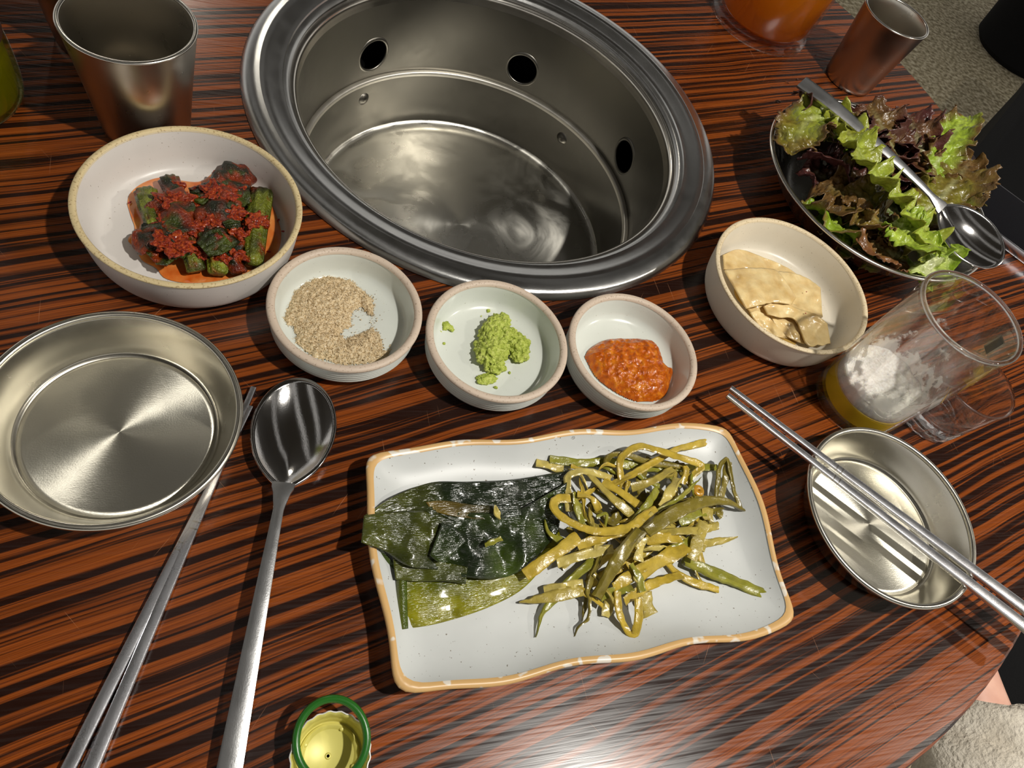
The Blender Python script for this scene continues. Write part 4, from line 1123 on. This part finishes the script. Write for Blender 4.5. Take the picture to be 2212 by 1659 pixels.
for i in range(nx):
    for j in range(ny):
        p = (min(xs)+i*step, min(ys)+j*step)
        if not inpoly(p, PO): continue
        d = polydist(p, PO)
        h = 0.0085*(1-math.exp(-d/0.0045)) + (0.0012*nz((p[0], p[1], 0), 260, 4) + 0.0007*nz((p[0], p[1], 0), 560, 6))*min(1, d/0.002)
        idx[i, j] = len(V); V.append((p[0], p[1], HZ + max(0.0001, h)))
for (i, j), a in idx.items():
    if (i+1, j) in idx and (i, j+1) in idx and (i+1, j+1) in idx: Fc.append((a, idx[i+1, j], idx[i+1, j+1], idx[i, j+1]))
o = mesh('chili_sauce', V, Fc, cs); tag(o, 'glossy lumpy orange-red chili sauce in the small bowl', 'sauce')

# ================================================================= RADISH SLICES
rad = noisemix('pickled_radish', [(0.3, lin(206, 172, 112)), (0.7, lin(232, 208, 156))], 90, 0.22, bstr=0.35, bdist=0.001, bscale=420, sss=0.2, coat=0.2)
def rz_(x, y): return (1540 + x*0.16873, 500 + y*0.16873)
RG = 'pickled radish slices in the ivory bowl'
def radish(label, A, B, za, zb, seed, **kw):
    o = sheet('radish_slice', [rz_(*p) for p in A], [rz_(*p) for p in B], za, zb, rad, seed=seed, thick=0.0011, crumple=0.0024, nu=44, nv=30, **kw)
    tag(o, label, 'radish', RG); return o
radish('pale radish slice against the far side of the bowl', [(130, 300), (330, 235), (600, 320), (900, 440), (1060, 545)], [(140, 480), (350, 540), (600, 620), (850, 640), (1020, 650)], [0.013, 0.011, 0.010], [0.012, 0.010], 1)
radish('radish slice with a red speck at the right of the heap', [(800, 515), (1000, 530), (1200, 600), (1370, 720)], [(980, 1010), (1100, 1060), (1250, 1080), (1400, 1100)], [0.012, 0.0115], [0.013, 0.011], 2, jag=0.04)
radish('large smooth radish slice folded on top', [(150, 500), (400, 475), (700, 480), (850, 540), (1060, 850)], [(430, 990), (520, 965), (700, 920), (850, 915), (1000, 935)], [0.018, 0.0175, 0.017, 0.0165], [0.019, 0.018, 0.017], 3, bow=0.002, jag=0.03)
radish('rippled radish slice at the near side', [(650, 960), (740, 920), (900, 920), (1100, 1000), (1300, 1060), (1460, 1180)], [(700, 1060), (850, 1100), (1050, 1130), (1200, 1440), (1350, 1460), (1500, 1440)], [0.0165, 0.016, 0.014, 0.012], [0.0155, 0.014, 0.010, 0.009], 4, jag=0.08)
radish('radish slice tucked under the near rim', [(480, 1040), (560, 1015), (680, 1080), (800, 1180)], [(600, 1230), (720, 1300), (830, 1350), (950, 1370)], [0.013, 0.012], [0.010, 0.009], 5)
radish('small radish piece low at the near edge', [(740, 1080), (860, 1160), (980, 1230), (1080, 1290)], [(820, 1260), (920, 1330), (1050, 1400), (1170, 1440)], [0.0105], [0.008], 6)
radish('radish slice underneath the folded one', [(430, 960), (650, 940), (900, 900), (1150, 980)], [(520, 1100), (750, 1200), (950, 1320), (1180, 1430)], [0.011], [0.0075], 7)
m = plain('pickle_juice', lin(214, 176, 96), 0.08, 0.5, coat=0.4)
V, Fc = lathe([(0, 0.0), (0.028, 0.0), (0.030, -0.0004)], 48, wob=lambda r, z, a: (r*(1+0.12*math.sin(a*3+1)+0.06*math.sin(a*7)), z))
c0 = at(*rz_(800, 950), 0.0055)
o = mesh('pickle_juice', [(v[0]+c0.x, v[1]+c0.y, v[2]+c0.z) for v in V], Fc, m, fixn=True); tag(o, 'thin pool of yellowish pickling juice under the radish', 'liquid')
for i, (x, y) in enumerate([(1197, 772), (1187, 1047)]):
    V, Fc = [], []; blob(at(*rz_(x, y), 0.0150 if i == 0 else 0.0165), 0.0006, 0.0004, 0.0003, i, V, Fc, 0.2, 500, 2, 0.3)
    o = mesh('chili_fleck', V, Fc, bpy.data.materials['chili_flake_red']); tag(o, ['red chili fleck on the right radish slice', 'brown chili fleck on the near radish slice'][i], 'chili flake')

# ================================================================= LETTUCE DISH
LC = Vector((0.4444, 0.3537, 0)); LR = 0.0946; LH = 0.035
ld = empty('lettuce_dish', LC); tag(ld, 'wide round steel dish heaped with red leaf lettuce', 'dish')
inn = smooth_profile([(LR-0.0020, LH-0.0006), (LR-0.010, LH-0.009), (LR-0.022, 0.0135), (LR-0.034, 0.0050), (0.045, 0.0030)], 26) + [(0, 0.0028)]
out = [(0, 0.0006), (0.048, 0.0006)] + smooth_profile([(0.052, 0.0006), (0.062, 0.0035), (LR-0.020, 0.0130), (LR-0.0085, LH-0.009), (LR-0.0014, LH-0.0012)], 22)
V, Fc = lathe(out, 128); V2, F2 = lathe(inn, 128); k = len(V)
mesh('body', V+V2, Fc+[tuple(i+k for i in f) for f in F2], MAT['steel_dish'], ld)
V, Fc = lathe([(LR-0.0014+0.0020*math.cos(a*2*PI/14), LH-0.0004+0.0013*math.sin(a*2*PI/14)) for a in range(14)], 128, closed=True)
mesh('rolled_rim', V, Fc, MAT['steel_ledge'], ld)

let_m = vcol('lettuce_leaf', 0.32, 420, 0.5, 0.0016, 0.5, 0.30, 200, 0.25, trans=0.25)
GB, GL, GW, GP, GR = lin(146, 176, 40), lin(186, 208, 76), lin(222, 228, 170), lin(92, 50, 46), lin(124, 92, 50)
LGRP = 'lettuce leaves in the steel dish'
def lettuce(label, pts, w, tipcol, midcol, edgecol, seed, ruf=0.006, freq=30, cup=0.25, wprof=None, edge0=0.55, roll=0.0, nu=110, nv=40):
    """ruffled leaf grown along a spine of (px,py,height in mm)"""
    w *= 1.38; ruf *= 1.15
    sp = catmull([at(x, y, z*0.001) for x, y, z in pts], nu)
    L = sum((b-a).length for a, b in zip(sp[:-1], sp[1:]))
    V, Fc, Cc = [], [], []
    for i in range(nu):
        u = i/(nu-1)
        t = (sp[min(i+1, nu-1)]-sp[max(i-1, 0)]).normalized()
        s = t.cross(Vector((0, 0, 1))); s = s.normalized() if s.length > 1e-4 else Vector((1, 0, 0))
        n = s.cross(t).normalized()
        a = roll + 0.35*math.sin(u*4+seed)
        s, n = s*math.cos(a)+n*math.sin(a), n*math.cos(a)-s*math.sin(a)
        wp = (wprof(u) if wprof else (0.35+0.65*math.sin(PI*min(1, u*0.75+0.12))))*w
        if u > 0.85: wp *= math.sqrt(max(0.03, 1-((u-0.85)/0.15)**2))
        for j in range(nv):
            v = 2*j/(nv-1)-1; av = abs(v)
            sgn = 1 if v > 0 else -1
            jag = 1 + 0.30*noise.noise(Vector((u*L*240, sgn*3+seed, 0)))*av + 0.26*noise.noise(Vector((u*L*800, sgn*5+seed, 1)))*av**3
            ph = u*L*1000/ (1000.0/freq) * 0.2
            rf = ruf*av**1.6*(math.sin(u*L*freq*9.0+seed*2+sgn*1.3+v*1.5) + 0.9*noise.noise(Vector((u*L*150, v*2.2, seed*2))) + 0.45*noise.noise(Vector((u*L*420, v*3.5, seed*3))))
            slide = 0.5*ruf*av**2*math.cos(u*L*freq*9.0+seed*2+sgn*1.3)
            fold = cup*wp*av*av
            crk = 0.0020*noise.noise(Vector((u*L*210, v*wp*210, seed))) + 0.0011*noise.noise(Vector((u*L*520, v*wp*520, seed+7))) 
            p = sp[i] + s*(v*wp*jag*(1-0.18*cup*av)) + n*(rf + fold + crk) + t*slide
            V.append(p)
            base = mixc(midcol, tipcol, u*1.1-0.05+0.5*nz(p, 60, seed))
            e = (av-edge0)/(1-edge0) + 0.9*nz(p, 75, seed+4) + 0.4*nz(p, 190, seed+8)
            c = mixc(base, edgecol, e)
            rib = max(0, 1-av*wp/0.0035)*(1-u)
            c = mixc(c, GW, rib*0.75)
            Cc.append(c)
    for i in range(nu-1):
        for j in range(nv-1):
            q = i*nv+j; Fc.append((q, q+nv, q+nv+1, q+1))
    o = mesh('lettuce_leaf', V, Fc, let_m, cols=Cc); solid(o, 0.0005, 0)
    tag(o, label, 'lettuce', LGRP); return o
# back: dark red-brown leaves
lettuce('dark red-brown lettuce leaf along the far side of the dish', [(1985, 430, 20), (1960, 360, 32), (1915, 300, 40), (1870, 248, 40)], 0.024, GR, GR, GP, 1, 0.0065, 34, 0.10, edge0=0.1)
lettuce('dark purple crinkled lettuce leaf behind the spoon handle', [(2020, 440, 20), (2000, 370, 34), (1975, 310, 40), (1940, 255, 38)], 0.024, GP, GR, GP, 2, 0.0065, 36, 0.1, edge0=0.0)
lettuce('red-brown lettuce leaf leaning to the far rim', [(1900, 400, 24), (1880, 330, 34), (1850, 280, 38), (1815, 235, 36)], 0.020, GP, GR, GP, 3, 0.006, 34, 0.1, edge0=0.1)
lettuce('yellow-green lettuce leaf rising past the table edge', [(1995, 450, 24), (2010, 395, 36), (2030, 330, 46), (2062, 285, 52), (2092, 252, 54)], 0.0135, GL, GB, GR, 4, 0.004, 36, 0.35, edge0=0.55)
lettuce('brown-green ruffled lettuce leaf at the right of the dish', [(1985, 470, 30), (2030, 430, 38), (2068, 385, 44), (2100, 345, 46)], 0.019, GR, lin(150, 150, 50), GR, 5, 0.006, 32, 0.15, edge0=0.4)
lettuce('olive lettuce leaf hanging over the right rim', [(1990, 480, 26), (2030, 455, 34), (2060, 430, 38), (2080, 400, 40)], 0.015, lin(130, 130, 40), GB, GR, 6, 0.005, 34, 0.2, edge0=0.5)
# front and left
lettuce('purple-tipped lettuce leaf at the left end of the dish', [(1850, 330, 30), (1800, 280, 42), (1765, 235, 46), (1738, 200, 44)], 0.0150, GP, GB, GP, 7, 0.005, 30, 0.15, edge0=0.6)
lettuce('bright green lettuce leaf with a brown tip at the left end', [(1830, 300, 44), (1790, 260, 50), (1755, 255, 49), (1728, 285, 45), (1708, 335, 36)], 0.0150, lin(134, 116, 44), GL, GR, 8, 0.0045, 30, 0.15, edge0=0.75)
lettuce('dark purple curled lettuce leaf in the left of the dish', [(1850, 395, 26), (1820, 365, 36), (1790, 345, 40), (1760, 325, 36)], 0.0155, GP, GP, lin(96, 52, 50), 9, 0.006, 34, 0.15, edge0=0.2)
lettuce('brown-green lettuce leaf in the middle left of the dish', [(1900, 500, 26), (1860, 455, 36), (1815, 415, 38), (1770, 395, 32)], 0.0200, GR, lin(120, 122, 34), GR, 10, 0.0065, 34, 0.1, edge0=0.3)
lettuce('olive-brown lettuce leaf next to the bright central leaf', [(1935, 520, 30), (1905, 470, 40), (1865, 430, 42), (1830, 400, 40)], 0.0170, GR, lin(134, 136, 36), GR, 11, 0.006, 32, 0.1, edge0=0.45)
lettuce('green lettuce leaf along the near rim', [(1950, 570, 22), (1890, 530, 28), (1830, 490, 30), (1770, 440, 26)], 0.0155, GB, GB, GR, 12, 0.006, 36, 0.1, edge0=0.75)
lettuce('small brown lettuce tip at the near rim', [(1960, 560, 26), (1915, 545, 34), (1885, 525, 38), (1868, 500, 36)], 0.0110, GR, lin(140, 110, 50), lin(150, 100, 60), 13, 0.004, 32, 0.2, edge0=0.3)
lettuce('pale lettuce stem end with a pink blush by the beer glass', [(2012, 598, 28), (1995, 560, 36), (1975, 525, 42), (1950, 490, 44)], 0.0150, GL, GW, GL, 14, 0.005, 34, 0.15, wprof=lambda u: 0.55+0.45*u, edge0=0.6)
lettuce('yellow-green lettuce frill at the near right rim', [(1960, 590, 20), (2000, 580, 28), (2030, 560, 32), (2048, 530, 36)], 0.0120, GL, GW, GB, 15, 0.005, 36, 0.15, edge0=0.6)
lettuce('long bright green frilled lettuce leaf across the middle', [(2010, 560, 44), (1985, 500, 52), (1945, 440, 56), (1900, 390, 58), (1860, 335, 58), (1825, 275, 54), (1795, 240, 50)], 0.0140, lin(158, 160, 52), GL, lin(168, 176, 58), 16, 0.0048, 42, 0.35, wprof=lambda u: 1.0-0.25*u, edge0=0.5, nu=170)
lettuce('light green lettuce frill beside the serving spoon bowl', [(1930, 480, 48), (1965, 500, 54), (2000, 520, 54), (2030, 540, 50)], 0.0150, GL, GL, GB, 17, 0.005, 38, 0.2, edge0=0.7)

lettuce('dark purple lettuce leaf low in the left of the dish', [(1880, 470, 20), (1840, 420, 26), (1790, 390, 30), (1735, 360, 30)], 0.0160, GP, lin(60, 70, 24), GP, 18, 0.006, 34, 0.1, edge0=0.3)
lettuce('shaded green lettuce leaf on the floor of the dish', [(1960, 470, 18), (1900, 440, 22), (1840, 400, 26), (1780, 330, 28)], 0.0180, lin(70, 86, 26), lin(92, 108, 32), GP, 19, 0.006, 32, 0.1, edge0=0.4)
lettuce('purple-brown lettuce leaf between spoon handle and far rim', [(1990, 400, 28), (1950, 345, 40), (1905, 290, 44), (1860, 262, 44)], 0.0180, GP, GR, lin(84, 46, 40), 20, 0.0065, 40, 0.1, edge0=0.1)
lettuce('brown frilled lettuce leaf standing at the far rim', [(1960, 380, 30), (1930, 320, 44), (1900, 265, 50), (1880, 225, 50)], 0.0170, GR, lin(120, 100, 46), lin(104, 62, 48), 23, 0.0065, 44, 0.15, edge0=0.3)
lettuce('reddish frilled lettuce leaf right of the brown one', [(2010, 400, 30), (1995, 340, 44), (1975, 280, 50), (1955, 240, 48)], 0.0150, lin(104, 60, 50), GR, lin(100, 54, 50), 24, 0.0065, 44, 0.15, edge0=0.3)
lettuce('light green lettuce frill at the near left rim', [(1880, 540, 18), (1835, 505, 30), (1790, 470, 33), (1752, 428, 30)], 0.0130, GB, GL, GR, 21, 0.0055, 38, 0.15, edge0=0.7)
lettuce('brown-tipped lettuce leaf in the middle of the dish', [(1960, 540, 34), (1920, 500, 42), (1885, 470, 45), (1850, 450, 42)], 0.0135, lin(150, 112, 56), lin(150, 156, 48), GR, 22, 0.0055, 36, 0.15, edge0=0.5)

# ================================================================= PHONE
ph_dir = Vector((0.646, -0.763, 0)); ph_n = Vector((0.763, 0.646, 0))
pc = Vector((0.5945, 0.4400, 0)) - ph_n*0.0358 + ph_dir*0.0740
po = empty('smartphone', (pc.x, pc.y, 0)); tag(po, 'black phone with a silver edge lying right of the lettuce dish', 'phone')
po.rotation_euler = (0, 0, math.atan2(ph_dir.y, ph_dir.x))
def rrect(a, b, r, n=8):
    out = []
    for (sx, sy, a0) in ((1, 1, 0), (-1, 1, 90), (-1, -1, 180), (1, -1, 270)):
        for k in range(n+1):
            t = math.radians(a0 + 90*k/n); out.append((sx*(a-r)+r*math.cos(t), sy*(b-r)+r*math.sin(t)))
    return out
def slab(layers, mat, parent, name, sharp=40):
    V, Fc = [], []; n = len(layers[0][0])
    for (outl, z) in layers: V += [(x, y, z) for x, y in outl]
    for k in range(len(layers)-1):
        for i in range(n):
            j = (i+1) % n; Fc.append((k*n+i, k*n+j, (k+1)*n+j, (k+1)*n+i))
    Fc.append(tuple(reversed(range(n)))); Fc.append(tuple((len(layers)-1)*n+i for i in range(n)))
    return mesh(name, V, Fc, mat, parent, sharp=sharp)
slab([(rrect(0.0735, 0.0350, 0.008), 0.0002), (rrect(0.0745, 0.0358, 0.009), 0.0015), (rrect(0.0748, 0.0360, 0.009), 0.0045), (rrect(0.0745, 0.0358, 0.009), 0.0075), (rrect(0.0741, 0.0354, 0.0087), 0.0084)], steel_mat('phone_frame', 0.2, 0, (0.55, 0.55, 0.58)), po, 'frame')
slab([(rrect(0.0727, 0.0340, 0.0083), 0.0080), (rrect(0.0725, 0.0338, 0.0081), 0.0086)], plain('phone_screen', (0.006, 0.006, 0.008, 1), 0.12), po, 'screen')

# ================================================================= BOTTLE CAP
cp = empty('bottle_cap', (0.0212, 0.0190, 0)); tag(cp, 'upturned gold bottle cap with a green pull ring', 'bottle cap')
gold = plain('cap_gold_lacquer', lin(216, 208, 116), 0.42, 0.5, 0.12); white = plain('cap_white_edge', lin(232, 230, 224), 0.4); grn = plain('pull_ring_green', lin(34, 96, 26), 0.3)
def cwob(r, z, a):
    if z > 0.009: z += 0.0003*math.sin(a*13); r += 0.00025*math.sin(a*21)
    return (r, z)
V, Fc = lathe([(0, 0.0003), (0.0125, 0.0003), (0.0136, 0.0012), (0.0142, 0.004), (0.0152, 0.0100), (0.0157, 0.0121), (0.0152, 0.0122)], 90, wob=cwob); mesh('outer_skirt', V, Fc, white, cp)
V, Fc = lathe(smooth_profile([(0.0153, 0.0118), (0.0146, 0.0112), (0.0141, 0.0085), (0.0139, 0.0060)], 8) + smooth_profile([(0.0134, 0.0052), (0.0131, 0.0040), (0.0128, 0.0028)], 5) + [(0.0115, 0.0020)], 90, wob=cwob); mesh('inner_skirt', V, Fc, gold, cp, sharp=40)
V, Fc = lathe([(0.0122, 0.0020), (0.0120, 0.0032), (0.0112, 0.0036), (0.0104, 0.0030), (0.0100, 0.0022), (0.0098, 0.0020), (0, 0.0020)], 90); mesh('seal_liner', V, Fc, gold, cp, sharp=50)
ring_path = []
for i in range(49):
    a = 2*PI*i/48; ring_path.append(Vector((0.0136*math.cos(a), 0.0150*math.sin(a), 0)))
V, Fc = sweep(ring_path[:-1]+[ring_path[0]], circ_sec(0.0016, 12), cap=False)
rg_ = mesh('pull_ring', V, Fc, grn, cp); rg_.location = (0.0004, 0.0050, 0.0142); rg_.rotation_euler = (math.radians(7), math.radians(-8), math.radians(10))
for a in (60, 150, 250, 330):
    V, Fc = [], []; blob((0.0108*math.cos(math.radians(a)), 0.0108*math.sin(math.radians(a)), 0.0030), 0.0011, 0.0011, 0.0006, a, V, Fc, 0.1, 300, 2)
    mesh('liner_nub', V, Fc, gold, cp)
V, Fc = lathe([(0.0006, 0.0004), (0.0010, 0.0006), (0.0013, 0.0), (0.0, 0.0)], 20); c = mesh('liner_pip', V, Fc, gold, cp); c.location = (-0.0005, 0, 0.0020)

# ================================================================= WATER DROPS
wm = glass('water', (1, 1, 1, 1), 0.0, 1.33)
drop0 = None
for i, (x, y, s) in enumerate([(1681, 220, .0032), (1684, 243, .0024), (1700, 178, .0020), (1722, 172, .0018), (1668, 188, .0012), (1763, 118, .0014), (1549, 55, .0016), (1822, 198, .0022), (1550, 340, .0010), (1240, 945, .0009)]):
    if drop0 is None:
        V, Fc = lathe([(0, 0.42), (0.35, 0.38), (0.7, 0.24), (0.92, 0.10), (1.0, 0.0)], 20, wob=lambda r, z, a: (r*(1+0.12*math.sin(2*a+1)), z))
        drop0 = mesh('water_drop', V, Fc, wm, fixn=True); o = drop0
    else:
        o = drop0.copy(); COL.objects.link(o)
    p = at(x, y, 0.0001 if i != 9 else 0.0142); o.location = p; o.scale = (s, s*random.uniform(0.7, 1), s); o.rotation_euler = (0, 0, i*1.3)
    tag(o, 'tiny clear water drop spilled on the striped table top', 'water drop', 'water drops on the table')

# ================================================================= BACKGROUND SEATS
blk_f = plain('black_seat_fabric', (0.008, 0.008, 0.0085, 1), 0.9, 0.15, bumps=(400, 0.4, 0.001))
leg_m = plain('grey_chair_leg', lin(150, 144, 134), 0.45, 0.5)
# round stool
so = empty('round_stool', (2.53, 1.97, -0.72)); tag(so, 'black round-seated stool on the carpet at the top right', 'stool')
V, Fc = lathe(smooth_profile([(0.185, 0.36), (0.205, 0.38), (0.208, 0.42), (0.195, 0.445)], 12) + [(0.10, 0.455), (0, 0.457)], 64); mesh('seat', V, Fc, blk_f, so)
V, Fc = lathe([(0, 0.0), (0.15, 0.0), (0.17, 0.02), (0.19, 0.36), (0, 0.36)], 64); mesh('skirt', V, Fc, blk_f, so, sharp=40)
# bench beside the table
u = Vector((0.776, 0.631, 0)).normalized()
bn = empty('bench_seat', (1.30, 0.94, -0.72)); tag(bn, 'black upholstered bench at the right beyond the phone', 'bench')
bn.rotation_euler = (0, 0, math.atan2(u.y, u.x))
slab([(rrect(0.60, 0.25, 0.02), 0.36), (rrect(0.61, 0.26, 0.03), 0.38), (rrect(0.61, 0.26, 0.03), 0.43), (rrect(0.59, 0.24, 0.03), 0.45)], blk_f, bn, 'cushion')
slab([(rrect(0.58, 0.23, 0.01), 0.0), (rrect(0.60, 0.25, 0.01), 0.36)], blk_f, bn, 'base')
for c in bn.children: c.location = (0.0, -0.265, 0)
# pale leg of another chair
cl = empty('chair', (2.36, 2.26, -0.72)); tag(cl, 'far chair with a pale grey leg at the top edge', 'chair')
for (dx, dy) in ((0, 0), (0.38, 0), (0, 0.38), (0.38, 0.38)):
    V, Fc = sweep([Vector((dx, dy, 0)), Vector((dx, dy, 0.42))], circ_sec(0.016, 14)); mesh('leg', V, Fc, leg_m, cl, sharp=40)
s_ = slab([(rrect(0.23, 0.23, 0.03), 0.42), (rrect(0.24, 0.24, 0.04), 0.45), (rrect(0.22, 0.22, 0.04), 0.47)], blk_f, cl, 'seat'); s_.location = (0.19, 0.19, 0)

# ================================================================= PERSON (forearm in the lap at the lower right)
pr = empty('person', (0.60, -0.20, -0.72)); tag(pr, 'seated person in a grey fleece sleeve and black trousers, hand under the table', 'person')
def local(p): return Vector(p) - Vector((0.60, -0.20, -0.72))
skin = noisemix('skin', [(0.3, lin(214, 158, 136)), (0.7, lin(232, 184, 162))], 60, 0.5, bstr=0.15, bdist=0.0005, sss=0.2)
def skinmesh(name, chains, mat, sub=2):
    V, Ed, R = [], [], []
    for ch in chains:
        prev = None
        for (p, r, *ref) in ch:
            if ref: prev = ref[0]; continue
            V.append(tuple(local(p))); R.append(r)
            if prev is not None: Ed.append((prev, len(V)-1))
            prev = len(V)-1
    me = bpy.data.meshes.new(name); me.from_pydata(V, Ed, [])
    o = bpy.data.objects.new(name, me); COL.objects.link(o)
    md = o.modifiers.new('skin', 'SKIN'); sv = me.skin_vertices[0].data
    for i, r in enumerate(R): sv[i].radius = (r, r)
    sv[0].use_root = True
    md.use_smooth_shade = True
    ss = o.modifiers.new('sub', 'SUBSURF'); ss.levels = sub; ss.render_levels = sub
    me.materials.append(mat); o.parent = pr
    return o
# forearm, wrist, palm with five fingers resting under the table edge
ar = [[((0.50, -0.26, -0.150), 0.040), ((0.496, -0.14, -0.145), 0.037), ((0.500, -0.05, -0.140), 0.030), ((0.505, 0.005, -0.138), 0.025), ((0.507, 0.035, -0.139), 0.029), ((0.508, 0.070, -0.143), 0.030)]]
ar += [[((0, 0, 0), 0, 5), ((0.483, 0.093, -0.146), 0.0095), ((0.476, 0.122, -0.158), 0.0088), ((0.473, 0.140, -0.172), 0.0078)],
       [((0, 0, 0), 0, 5), ((0.500, 0.100, -0.146), 0.0098), ((0.497, 0.133, -0.158), 0.0090), ((0.495, 0.153, -0.174), 0.0078)],
       [((0, 0, 0), 0, 5), ((0.516, 0.099, -0.147), 0.0096), ((0.517, 0.129, -0.159), 0.0088), ((0.517, 0.148, -0.174), 0.0076)],
       [((0, 0, 0), 0, 5), ((0.531, 0.091, -0.149), 0.0088), ((0.535, 0.114, -0.160), 0.0080), ((0.537, 0.128, -0.171), 0.0070)],
       [((0, 0, 0), 0, 4), ((0.478, 0.050, -0.147), 0.0115), ((0.463, 0.074, -0.156), 0.0100), ((0.456, 0.093, -0.165), 0.0088)]]
skinmesh('body', ar, skin)
# fleece sleeve
fle = noisemix('grey_fleece', [(0.3, lin(206, 196, 178)), (0.7, lin(232, 224, 208))], 45, 0.95, bstr=0.6, bdist=0.004, bscale=300)
path = catmull([local(p) for p in ((0.53, -0.42, -0.12), (0.515, -0.28, -0.125), (0.500, -0.16, -0.130), (0.492, -0.085, -0.134), (0.496, -0.040, -0.137), (0.502, -0.012, -0.139))], 60)
sd = circ_sec(1.0, 40)
V, Fc = sweep(path, sd, lambda f: (0.080 if f < 0.55 else 0.080-0.048*((f-0.55)/0.45)**2.2, 0.060 if f < 0.6 else 0.060-0.030*((f-0.6)/0.4)**2), cap=False)
V2 = [v + Vector((nz(v, 28, 1), nz(v, 28, 2), nz(v, 28, 3)))*0.012 + Vector((nz(v, 160, 1), nz(v, 160, 2), nz(v, 160, 3)))*0.003 for v in V]
sl = mesh('fleece_sleeve', V2, Fc, fle, pr); solid(sl, 0.004, -1)
# black trousers (thighs)
for (a, b_) in (((0.74, -0.46, -0.265), (0.66, 0.12, -0.275)), ((0.50, -0.48, -0.275), (0.42, 0.10, -0.285))):
    path = [local(a).lerp(local(b_), i/16) for i in range(17)]
    V, Fc = sweep(path, circ_sec(1.0, 32), lambda f: (0.105-0.03*f, 0.085-0.02*f))
    V = [v + Vector((nz(v, 18, 5), nz(v, 18, 6), nz(v, 18, 7)))*0.01 for v in V]
    mesh('trouser_leg', V, Fc, blk_f, pr)
